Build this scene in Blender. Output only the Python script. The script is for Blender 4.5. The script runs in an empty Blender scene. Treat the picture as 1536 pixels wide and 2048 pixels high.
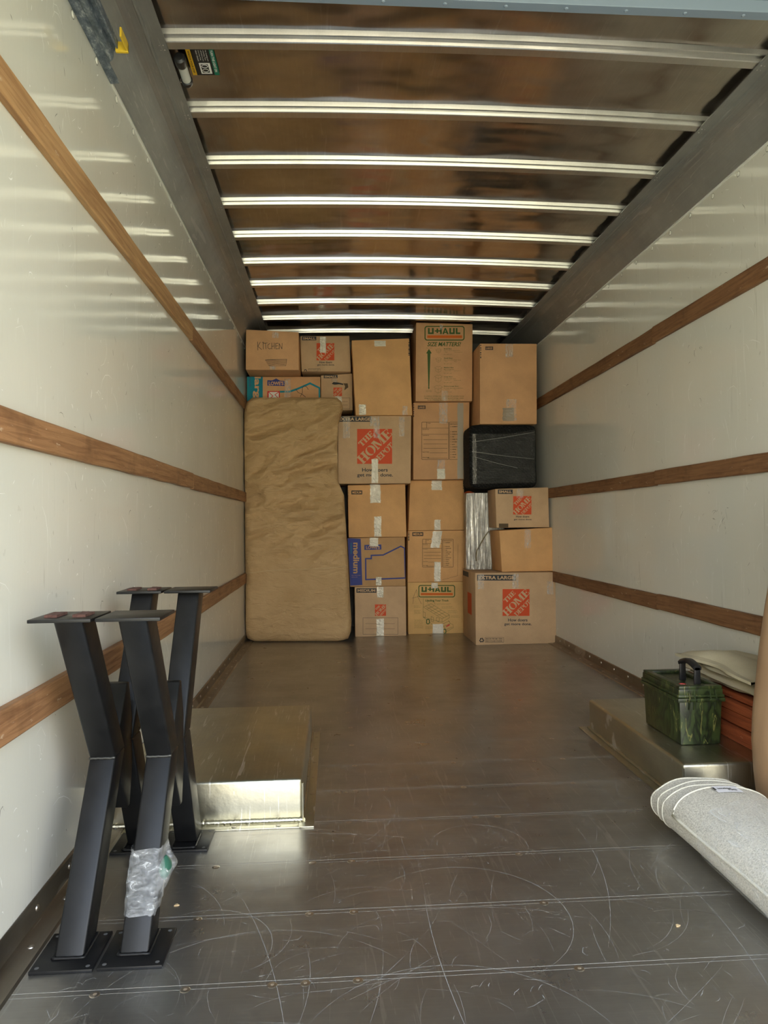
import bpy, bmesh, math, random
from mathutils import Vector, Matrix, noise
random.seed(7)
S = bpy.context.scene
C = S.collection
PI = math.pi

# ------------------------------------------------------------------ camera
F, YAW, PITCH, ROLL = 1447.36, 0.0685, 0.0144, -0.0104
CAM = Vector((-0.4629, 0.0, 0.8994))
fw = Vector((math.sin(YAW)*math.cos(PITCH), math.cos(YAW)*math.cos(PITCH), math.sin(PITCH)))
r0 = Vector((math.cos(YAW), -math.sin(YAW), 0)); u0 = r0.cross(fw)
rt = r0*math.cos(ROLL) + u0*math.sin(ROLL); up = u0*math.cos(ROLL) - r0*math.sin(ROLL)
cd = bpy.data.cameras.new('camera'); cam = bpy.data.objects.new('camera', cd); C.objects.link(cam)
cd.sensor_fit = 'VERTICAL'; cd.sensor_height = 24.0; cd.sensor_width = 18.0; cd.lens = F/2048*24.0
cd.clip_start = 0.02; cd.clip_end = 500
M4 = Matrix.Identity(4)
for i in range(3):
    M4[i][0] = rt[i]; M4[i][1] = up[i]; M4[i][2] = -fw[i]; M4[i][3] = CAM[i]
cam.matrix_world = M4
S.camera = cam

# ------------------------------------------------------------------ light
S.view_settings.view_transform = 'Standard'; S.view_settings.look = 'None'
S.view_settings.gamma = 1.0; S.view_settings.use_curve_mapping = False
S.view_settings.exposure = 1.48
w = bpy.data.worlds.new('sky'); S.world = w; w.use_nodes = True
nt = w.node_tree; nt.nodes.clear()
out = nt.nodes.new('ShaderNodeOutputWorld'); bg = nt.nodes.new('ShaderNodeBackground')
tc = nt.nodes.new('ShaderNodeTexCoord'); sx = nt.nodes.new('ShaderNodeSeparateXYZ'); cr = nt.nodes.new('ShaderNodeValToRGB')
nt.links.new(tc.outputs['Generated'], sx.inputs[0]); nt.links.new(sx.outputs['Z'], cr.inputs[0])
cr.color_ramp.elements[0].position = 0.0; cr.color_ramp.elements[0].color = (1.0, .90, .64, 1)
cr.color_ramp.elements[1].position = 0.75; cr.color_ramp.elements[1].color = (.50, .66, .92, 1)
e = cr.color_ramp.elements.new(0.22); e.color = (.95, .95, .93, 1)
nt.links.new(cr.outputs[0], bg.inputs[0]); bg.inputs[1].default_value = 2.6
nt.links.new(bg.outputs[0], out.inputs[0])
sl = bpy.data.lights.new('sun', 'SUN'); so = bpy.data.objects.new('sun', sl); C.objects.link(so)
sl.energy = 7.0; sl.angle = 0.01; sl.color = (1, .93, .78)
so.rotation_euler = (math.radians(-32), math.radians(24), 0); so.location = (0, 0, 6)

# ------------------------------------------------------------------ pixel ray helpers
def ray(u, v): return fw + rt*((u-768)/F) - up*((v-1024)/F)
def atY(u, v, y):
    d = ray(u, v); return CAM + d*((y-CAM.y)/d.y)
def atZ(u, v, z):
    d = ray(u, v); return CAM + d*((z-CAM.z)/d.z)
def atX(u, v, x):
    d = ray(u, v); return CAM + d*((x-CAM.x)/d.x)
def atPl(u, v, p0, n):
    d = ray(u, v); return CAM + d*((p0-CAM).dot(n)/d.dot(n))

# ------------------------------------------------------------------ materials
MATS = {}
class NT:
    def __init__(s, name):
        m = bpy.data.materials.new(name); m.use_nodes = True; s.m = m; s.t = m.node_tree
        s.b = s.t.nodes['Principled BSDF']
        s.tc = s.t.nodes.new('ShaderNodeTexCoord')
    def n(s, typ, **k):
        x = s.t.nodes.new(typ)
        for a, v in k.items(): setattr(x, a, v)
        return x
    def l(s, a, b): s.t.links.new(a, b)
    def mapped(s, scale=(1,1,1), rot=(0,0,0), loc=(0,0,0)):
        mp = s.n('ShaderNodeMapping'); mp.inputs['Scale'].default_value = scale
        mp.inputs['Rotation'].default_value = rot; mp.inputs['Location'].default_value = loc
        s.l(s.tc.outputs['Object'], mp.inputs[0]); return mp.outputs[0]
    def noise(s, vec, scale, detail=4, rough=.55, dist=0):
        x = s.n('ShaderNodeTexNoise'); x.inputs['Scale'].default_value = scale; x.inputs['Detail'].default_value = detail
        x.inputs['Roughness'].default_value = rough; x.inputs['Distortion'].default_value = dist
        s.l(vec, x.inputs['Vector']); return x.outputs['Fac']
    def ramp(s, fac, stops):
        x = s.n('ShaderNodeValToRGB'); el = x.color_ramp.elements
        while len(el) < len(stops): el.new(.5)
        for i, (p, c) in enumerate(stops):
            el[i].position = p; el[i].color = c if len(c) == 4 else (*c, 1)
        s.l(fac, x.inputs[0]); return x.outputs[0]
    def mix(s, a, b, fac, blend='MIX'):
        x = s.n('ShaderNodeMixRGB', blend_type=blend)
        for i, v in ((0, fac), (1, a), (2, b)):
            if isinstance(v, (int, float)): x.inputs[i].default_value = v
            elif isinstance(v, tuple): x.inputs[i].default_value = (*v, 1) if len(v) == 3 else v
            else: s.l(v, x.inputs[i])
        return x.outputs[0]
    def math(s, op, a, b=0):
        x = s.n('ShaderNodeMath', operation=op)
        for i, v in ((0, a), (1, b)):
            if isinstance(v, (int, float)): x.inputs[i].default_value = v
            else: s.l(v, x.inputs[i])
        return x.outputs[0]
    def set(s, **k):
        for a, v in k.items():
            a = a.replace('_', ' ')
            i = s.b.inputs[a]
            if isinstance(v, (int, float)): i.default_value = v
            elif isinstance(v, tuple): i.default_value = (*v, 1) if len(v) == 3 else v
            else: s.l(v, i)
    def bump(s, h, strength=.3, dist=.01, prev=None):
        x = s.n('ShaderNodeBump'); x.inputs['Strength'].default_value = strength; x.inputs['Distance'].default_value = dist
        s.l(h, x.inputs['Height'])
        if prev is not None: s.l(prev, x.inputs['Normal'])
        s.l(x.outputs[0], s.b.inputs['Normal']); return x.outputs[0]
    def scratches(s, scale, rot, thr, loc=(0,0,0), axis=0):
        sc = [scale*.02]*3
        sc = [scale*.045]*3
        sc[axis] = scale
        v = s.mapped(tuple(sc), rot, loc)
        f = s.noise(v, 1.0, 3, .6, 1.2)
        return s.ramp(f, [(thr, (0,0,0)), (thr+.02, (1,1,1))])

def plain(name, col, rough=.6, metal=0, spec=.5, **k):
    if name in MATS: return MATS[name]
    q = NT(name); q.set(Base_Color=col, Roughness=rough, Metallic=metal, Specular_IOR_Level=spec, **k)
    MATS[name] = q.m; return q.m

def cardboard(name, c):
    if name in MATS: return MATS[name]
    q = NT(name)
    v = q.mapped()
    f = q.noise(v, 5, 5, .6); g = q.noise(v, 350, 2, .6)
    d = tuple(x*.86 for x in c); h = tuple(min(1, x*1.08) for x in c)
    col = q.ramp(f, [(.3, d), (.7, h)])
    col = q.mix(col, q.ramp(g, [(.35, (.8,.8,.8)), (.65, (1,1,1))]), .35, 'MULTIPLY')
    q.set(Base_Color=col, Roughness=.72, Specular_IOR_Level=.3)
    wv = q.n('ShaderNodeTexWave', wave_type='BANDS', bands_direction='X'); wv.inputs['Scale'].default_value = 55
    q.l(q.mapped(), wv.inputs['Vector'])
    b = q.bump(wv.outputs['Fac'], .12, .0006)
    q.bump(q.noise(v, 12, 3), .25, .006, b)
    MATS[name] = q.m; return q.m

def mat_wall():
    q = NT('white panel'); v = q.mapped()
    big = q.noise(v, .9, 3)
    col = q.ramp(big, [(.3, (.665,.66,.59)), (.7, (.735,.73,.67))])
    mask = q.ramp(q.noise(v, 1.7, 3), [(.42, (0,0,0)), (.62, (1,1,1))])
    s1 = q.scratches(42, (.5, 0, 0), .655, axis=1)
    s2 = q.scratches(60, (-.35, 0, 0), .66, (3,1,2), axis=1)
    s3 = q.scratches(38, (1.2, 0, 0), .67, (8,2,5), axis=1)
    sp = q.ramp(q.noise(q.mapped((1,1,.6)), 42, 2, .5), [(.70, (0,0,0)), (.73, (1,1,1))])
    lt = q.mix(s1, s2, 1, 'ADD'); lt = q.mix(lt, mask, .5, 'MULTIPLY'); lt = q.mix(lt, (.25,.25,.25), 1, 'MULTIPLY')
    col = q.mix(col, (.93,.93,.90), q.math('MULTIPLY', lt, .75))
    dk = q.mix(q.mix(s3, sp, 1, 'ADD'), mask, 1, 'MULTIPLY'); dk = q.mix(dk, (.4,.4,.4), 1, 'MULTIPLY')
    col = q.mix(col, (.22,.20,.16), q.math('MULTIPLY', dk, .55))
    q.set(Base_Color=col, Roughness=q.ramp(big, [(.3, (.06,)*3), (.7, (.095,)*3)]), Specular_IOR_Level=.55)
    b = q.bump(q.noise(q.mapped((1,1,.35)), 85, 3), .05, .003)
    q.bump(q.noise(v, 2.2, 2), .08, .03, b)
    return q.m

def mat_wood(name, a, b, dirty=.5):
    q = NT(name)
    v = q.mapped((14, 1.2, 22))
    g = q.noise(v, 3, 6, .65, .8)
    col = q.ramp(g, [(.3, a), (.55, b), (.75, tuple(x*1.25 for x in b))])
    st = q.noise(q.mapped((1, 1.3, 1)), 3, 4, .7)
    col = q.mix(col, tuple(x*.32 for x in a), q.math('MULTIPLY', q.ramp(st, [(.55, (0,0,0)), (.72, (1,1,1))]), dirty))
    w_ = q.noise(q.mapped((1, .8, 3)), 22, 4, .7)
    col = q.mix(col, (.62,.48,.34), q.math('MULTIPLY', q.ramp(w_, [(.66, (0,0,0)), (.70, (1,1,1))]), .6))
    q.set(Base_Color=col, Roughness=.62, Specular_IOR_Level=.35)
    q.bump(g, .35, .002)
    return q.m

def marks(mb, fn, rng, n, rect, lens, widths, dirs, m, curve=.6, wob=0):
    """hair-thin scratch ribbons; fn maps the 2D surface coordinate to space"""
    for _ in range(n):
        x = rng.uniform(rect[0], rect[2]); y = rng.uniform(rect[1], rect[3]); L = rng.uniform(*lens)*rng.random()**1.5+lens[0]
        a = rng.choice(dirs)+rng.gauss(0, .35); k_ = rng.gauss(0, curve)/max(L, .05)*.5; w_ = rng.uniform(*widths); N = max(3, int(L/.03)); A = []; B = []
        for i in range(N+1):
            t = i/N; ww = w_*(.25+.75*math.sin(PI*min(1, max(0, t))))/2
            if not (rect[0] < x < rect[2] and rect[1] < y < rect[3]): break
            A.append(fn(x-math.sin(a)*ww, y+math.cos(a)*ww)); B.append(fn(x+math.sin(a)*ww, y-math.cos(a)*ww))
            x += math.cos(a)*L/N; y += math.sin(a)*L/N; a += k_*L/N*2 + rng.gauss(0, wob)
        if len(A) > 1: mb.grid([A, B], m)
def mat_alu(name, c1, c2, r1, r2, scr=.5, bump=.05, waves=0, aniso=None, metal=1.0):
    q = NT(name); v = q.mapped()
    f = q.noise(v, 2.3, 5, .65)
    br = q.noise(q.mapped((1, 60, 60) if aniso == 'x' else (60, 1, 60)), 3, 3, .6)
    col = q.ramp(f, [(.32, c1), (.68, c2)])
    col = q.mix(col, q.ramp(br, [(.3, (.86,)*3), (.7, (1,)*3)]), .5, 'MULTIPLY')
    sc = q.scratches(70, (0, 0, .5), .66, axis=0)
    for k, (s_, r_, l_) in enumerate(((55, -1.0, (4,7,1)), (90, 1.35, (1,3,9)), (45, 2.3, (9,1,1)))):
        sc = q.mix(sc, q.scratches(s_, (0,0,r_), .665, l_, axis=0), 1, 'ADD')
    sc2 = q.math('MULTIPLY', sc, scr)
    col = q.mix(col, (.85,.83,.80), sc2)
    rr = q.ramp(q.noise(v, 6, 5, .7), [(.3, (r1,)*3), (.7, (r2,)*3)])
    rr = q.mix(rr, (.6,.6,.6), q.math('MULTIPLY', sc, .5*scr))
    q.set(Base_Color=col, Roughness=rr, Metallic=metal)
    b = q.bump(q.noise(v, 40, 3), bump, .002)
    if waves: q.bump(q.noise(q.mapped((1.0, 2.2, 1)), 1.6, 2), waves, .05, b)
    return q.m

WALL = mat_wall()
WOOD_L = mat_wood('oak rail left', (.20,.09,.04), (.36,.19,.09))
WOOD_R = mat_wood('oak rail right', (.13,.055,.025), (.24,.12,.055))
WOOD_N = mat_wood('new pine rail', (.30,.15,.065), (.46,.27,.125), .15)
FLOOR = mat_alu('floor aluminium', (.31,.295,.27), (.44,.43,.405), .26, .38, .16, .06, .10, 'x', .90)
SEAM = plain('seam edge glint', (.72,.69,.63), .6, .3)
JOINT = plain('joint grime', (.09,.08,.065), .8)
SCR = plain('bright scratch', (.80,.79,.77), .5, .3, Alpha=.46)
SCRD = plain('dark scuff', (.06,.055,.045), .7, Alpha=.55)
SCRW = plain('pale scuff', (1.0,1.0,.96), .6, Alpha=.8)
RIVET = plain('rivet metal', (.55,.50,.44), .35, 1)
CEIL = mat_alu('ceiling sheet', (.36,.32,.28), (.52,.47,.42), .13, .24, .12, .02, .35)
BOW = mat_alu('roof bow aluminium', (.62,.60,.57), (.78,.76,.73), .28, .40, .1, .05)
RAIL = mat_alu('top rail aluminium', (.31,.32,.32), (.43,.44,.43), .40, .52, .2, .05, metal=.7)
TRIM = mat_alu('kick trim aluminium', (.26,.23,.19), (.38,.34,.29), .34, .5, .3, .1)
WELL = mat_alu('wheel box aluminium', (.48,.455,.36), (.62,.59,.46), .27, .42, .7, .35)  # yellow of the reflected light is partly put into this base colour
GALV = plain('galvanised steel', (.20,.25,.32), .42, .7)
DOORM = plain('roller door panel', (.17,.215,.275), .45)
BLK = plain('black satin coat', (.018,.018,.020), .38)
BLKP = plain('black plastic', (.012,.012,.013), .35)
WALL_SHADE = plain('front wall painted shade', (.07,.065,.055), .5)  # shadow behind the cartons is put into this dark colour
def mat_legs():
    q = NT('black powder coat')
    v = q.mapped(); f = q.noise(v, 14, 5, .7)
    col = q.ramp(f, [(.35, (.006,.0062,.007)), (.7, (.011,.011,.0115))])
    sc = q.scratches(80, (.4, .9, .2), .73, axis=0)
    col = q.mix(col, (.22,.22,.22), q.math('MULTIPLY', sc, .35))
    q.set(Base_Color=col, Roughness=q.ramp(f, [(.3, (.33,)*3), (.7, (.45,)*3)]), Specular_IOR_Level=.32)
    q.bump(q.noise(v, 260, 2), .08, .0008)
    return q.m
LEG = mat_legs()

# ------------------------------------------------------------------ mesh builder
class MB:
    def __init__(s): s.v = []; s.f = []; s.m = []; s.mats = []
    def mi(s, m):
        if m not in s.mats: s.mats.append(m)
        return s.mats.index(m)
    def add(s, vs, fs, m):
        o = len(s.v); s.v += [Vector(p) for p in vs]; k = s.mi(m)
        for f in fs: s.f.append([i+o for i in f]); s.m.append(k)
    def hexa(s, p, m):   # p: 8 points, bottom 4 (ccw) then top 4
        s.add(p, [(3,2,1,0), (4,5,6,7), (0,1,5,4), (1,2,6,5), (2,3,7,6), (3,0,4,7)], m)
    def box(s, a, b, m):
        x0,y0,z0 = a; x1,y1,z1 = b
        s.hexa([(x0,y0,z0),(x1,y0,z0),(x1,y1,z0),(x0,y1,z0),(x0,y0,z1),(x1,y0,z1),(x1,y1,z1),(x0,y1,z1)], m)
    def prism(s, prof, fn0, fn1, m):   # closed profile, two end mapping functions
        n = len(prof); a = [fn0(*p) for p in prof]; b = [fn1(*p) for p in prof]
        s.add(a+b, [tuple(range(n))[::-1], tuple(range(n, 2*n))] + [(i, (i+1) % n, n+(i+1) % n, n+i) for i in range(n)], m)
    def tube(s, pts, r, m, seg=10, cap=True):
        pts = [Vector(p) for p in pts]; rs = r if isinstance(r, (list, tuple)) else [r]*len(pts)
        vs = []; up_ = Vector((0,0,1))
        for i, p in enumerate(pts):
            d = (pts[min(i+1, len(pts)-1)] - pts[max(i-1, 0)]).normalized()
            a = d.cross(up_ if abs(d.z) < .9 else Vector((1,0,0))).normalized(); b = d.cross(a)
            for k in range(seg):
                t = 2*PI*k/seg; vs.append(p + a*math.cos(t)*rs[i] + b*math.sin(t)*rs[i])
        fs = []
        for i in range(len(pts)-1):
            for k in range(seg):
                fs.append((i*seg+k, i*seg+(k+1) % seg, (i+1)*seg+(k+1) % seg, (i+1)*seg+k))
        if cap: fs += [tuple(range(seg))[::-1], tuple((len(pts)-1)*seg+k for k in range(seg))]
        s.add(vs, fs, m)
    def disc(s, c, n, r, h, m, seg=12):   # domed rivet
        c = Vector(c); n = Vector(n).normalized(); a = n.orthogonal().normalized(); b = n.cross(a)
        vs = []
        for rr, hh in ((r, 0), (r*.85, h*.6), (r*.4, h), ):
            vs += [c + a*math.cos(2*PI*k/seg)*rr + b*math.sin(2*PI*k/seg)*rr + n*hh for k in range(seg)]
        fs = [tuple(2*seg+k for k in range(seg))]
        for i in range(2):
            fs += [(i*seg+k, i*seg+(k+1) % seg, (i+1)*seg+(k+1) % seg, (i+1)*seg+k) for k in range(seg)]
        s.add(vs, fs, m)
    def grid(s, P, m, closed_u=False):
        nr = len(P); nc = len(P[0]); vs = [p for row in P for p in row]; fs = []
        for i in range(nr-1):
            for j in range(nc if closed_u else nc-1):
                fs.append((i*nc+j, i*nc+(j+1) % nc, (i+1)*nc+(j+1) % nc, (i+1)*nc+j))
        s.add(vs, fs, m)
    def build(s, name, parent=None, org=None, bevel=0, smooth=False, bseg=2, fix=True):
        if parent is not None: org = WORG[parent.name]
        if org is None:
            xs = [p.x for p in s.v]; ys = [p.y for p in s.v]; zs = [p.z for p in s.v]
            org = Vector(((min(xs)+max(xs))/2, (min(ys)+max(ys))/2, min(zs)))
        org = Vector(org)
        me = bpy.data.meshes.new(name); me.from_pydata([p-org for p in s.v], [], s.f)
        for m in s.mats: me.materials.append(m)
        for p, k in zip(me.polygons, s.m): p.material_index = k
        bm = bmesh.new(); bm.from_mesh(me)
        if fix: bmesh.ops.recalc_face_normals(bm, faces=bm.faces)
        if bevel:
            ed = [e_ for e_ in bm.edges if len(e_.link_faces) == 2 and e_.calc_face_angle(0) > .3]
            bmesh.ops.bevel(bm, geom=ed, offset=bevel, segments=bseg, profile=.5, affect='EDGES', clamp_overlap=True)
        bm.to_mesh(me); bm.free()
        if smooth:
            for p in me.polygons: p.use_smooth = True
            if smooth != 'all': me.set_sharp_from_angle(angle=.6)
        o = bpy.data.objects.new(name, me); C.objects.link(o)
        if parent is not None: o.parent = parent; WORG[o.name] = org
        else: o.location = org; WORG[o.name] = org
        return o
WORG = {}
def tag(o, label=None, cat=None, group=None, kind=None):
    if label: o['label'] = label
    if cat: o['category'] = cat
    if group: o['group'] = group
    if kind: o['kind'] = kind
    return o
def thing(name, label, cat, loc, group=None):
    o = bpy.data.objects.new(name, None); C.objects.link(o); o.location = loc; o.empty_display_size = .05
    WORG[o.name] = Vector(loc); return tag(o, label, cat, group)

# ------------------------------------------------------------------ outdoors ground (behind the camera)
def mat_ground():
    q = NT('sunlit concrete'); f = q.noise(q.mapped(), .8, 5)
    q.set(Base_Color=q.ramp(f, [(.3, (.42,.39,.24)), (.7, (.60,.55,.36))]), Roughness=.9); return q.m
m = MB(); m.box((-30, -40, -.95), (30, 12, -.85), mat_ground())
tag(m.build('ground'), 'sunlit concrete ground outside the truck', 'ground', kind='structure')

# ------------------------------------------------------------------ truck shell
Y0, Y1, HW = 0.0, 6.32, 1.15
m = MB()
seams = [1.449 + .2512*k for k in range(-5, 20)]
prof = [(Y0, 0), (Y1, 0), (Y1, -.06), (Y0, -.06)]
m.prism(prof, lambda y, z: (-HW-.04, y, z), lambda y, z: (HW+.04, y, z), FLOOR)
for y in seams:   # flat pale strips, edge glint put into their colour, and dark joints between planks
    for a, b, mt in ((0, .0011, SEAM), (.0011, .0022, JOINT), (-.0135, -.0128, SEAM), (-.0128, -.0120, JOINT)):
        m.add([(-HW, y+a, .00006), (HW, y+a, .00006), (HW, y+b, .00006), (-HW, y+b, .00006)], [(0,1,2,3)], mt)
near = {0: [27, 202, 375, 545, 611, 716, 1174], 1: [399, 619, 708, 1100], 2: [436, 626, 703, 1045], 3: [697, 955, 1000]}
for k, y in enumerate(seams):
    kk = k-5
    if kk in near: xs = [atZ(u, {0:1965,1:1828,2:1722,3:1643}[kk], 0).x for u in near[kk]]
    elif kk < 0: xs = [-.8, -.35, .2, .7]
    else:
        rr = random.Random(k); xs = [-.40 + rr.uniform(-.02,.02), -.02 + rr.uniform(-.06,.06), .38 + rr.uniform(-.05,.05)] + ([.8, -.85] if y > 3.2 else [])
    for x in xs:
        m.disc((x, y-.0135, 0), (0,0,1), .0105, .0013, RIVET); m.disc((x, y-.0135, .0010), (0,0,1), .0045, .0006, plain('rivet core', (.42,.33,.24), .5, .5))
rg = random.Random(3); fl_ = lambda x, y: Vector((x, y, .00025+rg.random()*.0001))
marks(m, fl_, rg, 800, (-1.05, .9, 1.05, 3.2), (.05, .45), (.0003, .0008), (PI/2, PI/2, 1.2, .4, 2.4, 0), SCR, 1.2)
marks(m, fl_, rg, 320, (-1.05, 1.0, 1.05, 2.4), (.01, .06), (.0006, .0018), (PI/2, 0, .7), SCR, 2.5, .2)
marks(m, fl_, rg, 22, (-1.0, 1.0, 1.0, 2.6), (.3, .9), (.0007, .0013), (PI/2, 1.1, 2.0, .2), SCR, 1.5)
marks(m, fl_, rg, 60, (-1.05, 1.0, 1.05, 5.5), (.02, .25), (.0006, .0014), (0, .3, PI/2), SCRD, 1.5)
tag(m.build('floor', org=(0,0,0), fix=False), 'scratched ribbed aluminium truck floor with cross seams and rivets', 'floor', kind='structure')

for s_, nm in ((-1, 'wall_left'), (1, 'wall_right')):
    m = MB(); a, b = sorted((s_*HW, s_*(HW+.04))); m.box((a, Y0, -.06), (b, Y1, 2.30), WALL)
    rg = random.Random(5+s_); wf = lambda y, z: Vector((s_*(HW-.0003-.0002*rg.random()), y, z))
    for z0, z1 in ((.07, .44), (.54, 1.06), (1.16, 1.77), (1.88, 2.26)):
        marks(m, wf, rg, 110, (1.3, z0, 5.2, z1), (.01, .16), (.0008, .0022), (PI/2, 2.0, 1.0), SCRW, 1.5, .1)
        marks(m, wf, rg, 90, (1.3, z0, 5.2, z1), (.004, .03), (.0012, .004), (PI/2, .3, 2.2), SCRW, 3, .4)
        marks(m, wf, rg, 48, (1.3, z0, 5.2, z1), (.006, .05), (.0010, .003), (2.2, 1.9, .8), SCRD, 2.5, .2)
    if s_ > 0:
        marks(m, wf, rg, 16, (2.85, .84, 3.0, .94), (.01, .05), (.001, .003), (2.0, 1.2), SCRD, 3, .2); marks(m, wf, rg, 8, (3.05, 1.60, 3.13, 1.66), (.01, .04), (.001, .004), (1.0,), SCRD, 3, .2); marks(m, wf, rg, 5, (3.75, 1.25, 3.95, 1.40), (.05, .12), (.001, .003), (2.2,), SCRD, 1, .0)
    tag(m.build(nm, org=(s_*HW, 0, 0), fix=False), 'glossy white truck side panel on the %s' % nm[5:], 'wall', kind='structure')
m = MB(); m.box((-HW-.04, Y1, -.06), (HW+.04, Y1+.04, 2.50), WALL_SHADE)
tag(m.build('wall_front', org=(0, Y1, 0)), 'front wall of the cargo box behind the cartons, shade put into its colour', 'wall', kind='structure')

# ceiling sheet, slightly crowned
def crown(x): return .024*(1-(x/HW)**2)
m = MB(); P = []; Q = []
for i in range(64):
    y = Y0 + (Y1-Y0)*i/63
    P.append([(-HW-.04 + (2*HW+.08)*j/24, y, 2.462 + crown(-HW+2*HW*j/24) + .003*noise.noise(Vector((j*.35, y*3, 0)))) for j in range(25)])
    Q.append([(p[0], p[1], 2.50) for p in P[-1]])
m.grid(P, CEIL); m.grid(Q, CEIL)
ce = tag(m.build('ceiling', org=(0,0,2.46), smooth='all'), 'shiny aluminium roof sheet across the cargo box', 'ceiling', kind='structure')
# roof bows: children of the ceiling
bows = [2.352 + .398*k for k in range(-5, 10)]
for y in bows:
    m = MB(); pr = [(-.0300, .027), (-.0200, -.0018), (-.017, -.004), (.017, -.004), (.020, -.001), (.022, .024)]
    pr = [(a, b) for a, b in pr]
    rows = []
    for j in range(25):
        x = -1.02 + 2.04*j/24
        rows.append([(x, y+a, 2.440 + crown(x) + b) for a, b in pr])
    m.grid(rows, BOW, closed_u=True)
    n_ = len(pr)
    m.add(rows[0], [tuple(range(n_))], BOW); m.add(rows[-1], [tuple(range(n_))[::-1]], BOW)
    fl = []
    for j in range(25):
        x = -1.02 + 2.04*j/24
        fl.append([(x, y-.0465, 2.4625+crown(x)), (x, y-.0415, 2.4475+crown(x)), (x, y-.038, 2.4455+crown(x)), (x, y-.0355, 2.4480+crown(x)), (x, y-.033, 2.462+crown(x))])
    m.grid(fl, BOW)
    m.build('roof_bow', parent=ce, smooth=True)

# top rails left and right
def rail(sg, nm):
    m = MB()
    pr = [(1.150, 2.292), (1.150, 2.50), (1.02, 2.50), (1.02, 2.443), (.985, 2.441), (.985, 2.437), (1.028, 2.433), (1.030, 2.426), (1.036, 2.426), (1.038, 2.430),
          (1.062, 2.424), (1.080, 2.414), (1.092, 2.398), (1.100, 2.385), (1.112, 2.362), (1.122, 2.340), (1.132, 2.318), (1.140, 2.300), (1.143, 2.292)]
    m.prism(pr, lambda x, z: (sg*x, Y0, z), lambda x, z: (sg*x, Y1, z), RAIL)
    for y in bows:
        for dx in (0, .012):
            for dy in (-.012, .012): m.disc((sg*(.997+dx), y+dy, 2.436), (0,0,-1), .003, .0016, BOW)
    return tag(m.build(nm, org=(sg*1.1, 0, 2.29)), 'grey aluminium top rail along the %s wall' % ('left' if sg < 0 else 'right'), 'rail', kind='structure')
rail(-1, 'trim_1'); rail(1, 'trim_2')
# small rivets below the rails
for sg, nm in ((-1, 'trim_3'), (1, 'trim_4')):
    m = MB(); y = .41
    m.box((sg*1.15, Y0, 2.284) if sg < 0 else (1.146, Y0, 2.284), (sg*1.146, Y1, 2.292) if sg < 0 else (1.15, Y1, 2.292), plain('white edge', (.8,.8,.76), .3))
    while y < Y1-.05:
        m.disc((sg*1.15, y, 2.268), (-sg, 0, 0), .0105, .004, WALL); m.disc((sg*1.1495, y, 2.268), (-sg, 0, 0), .0122, .0006, plain('rivet rim', (.22,.22,.20), .6)); y += .195
    tag(m.build(nm, org=(sg*1.15, 0, 2.26)), 'row of white rivets under the %s top rail' % ('left' if sg < 0 else 'right'), 'rivets', kind='structure')
# baseboards with rivets
for sg, nm in ((-1, 'baseboard_left'), (1, 'baseboard_right')):
    m = MB()
    pr = [(1.15, 0), (1.15, .058), (1.147, .060), (1.143, .056), (1.141, .010), (1.135, .006), (1.095, .004), (1.09, 0)]
    m.prism(pr, lambda x, z: (sg*x, Y0, z), lambda x, z: (sg*x, Y1, z), TRIM)
    y = .3
    while y < Y1-.05:
        m.disc((sg*1.142, y, .036), (-sg, 0, 0), .008, .004, RIVET)
        m.disc((sg*1.115, y+.1, .005), (0, 0, 1), .008, .003, RIVET); y += .2
    tag(m.build(nm, org=(sg*1.12, 0, 0), smooth=True), 'riveted aluminium kick strip along the %s wall' % nm[10:], 'baseboard', kind='structure')
# wooden lashing rails
k = 5
for sg in (-1, 1):
    for zi, (z0, z1) in enumerate(((1.785, 1.862), (1.072, 1.144), (.455, .530))):
        for si, (ya, yb) in enumerate(((Y0+.02, 3.505), (3.508, Y1-.01))):
            m = MB(); n_ = 40; P = []; off = (0 if si else .003) + (.008 if (si and zi == 1) else 0)
            dz = [0, -.004][si]
            for i in range(n_+1):
                y = ya+(yb-ya)*i/n_
                j1 = .0025*noise.noise(Vector((y*5, zi*3+sg, 1))); j2 = .0025*noise.noise(Vector((y*5, zi*3+sg, 9)))
                xo = sg*(1.150-.019); xw = sg*1.1495
                P.append([(xw, y, z0+dz+j1), (xo+sg*.003, y, z0+dz+j1), (xo, y, z0+dz+.004+j1), (xo, y, z1+dz-.004+j2), (xo+sg*.003, y, z1+dz+j2), (xw, y, z1+dz+j2)])
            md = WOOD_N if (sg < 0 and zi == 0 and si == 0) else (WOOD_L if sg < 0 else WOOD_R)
            m.grid(P, md, closed_u=True); m.add(P[0], [tuple(range(6))], md); m.add(P[-1], [tuple(range(6))[::-1]], md)
            side = 'left' if sg < 0 else 'right'
            tag(m.build('trim_%d' % k, org=(sg*1.14, ya, z0)), 'scuffed wooden lashing rail, %s wall, %s row, %s length' % (side, ('upper', 'middle', 'lower')[zi], ('near', 'far')[si]), 'wooden rail', kind='structure'); k += 1

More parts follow.
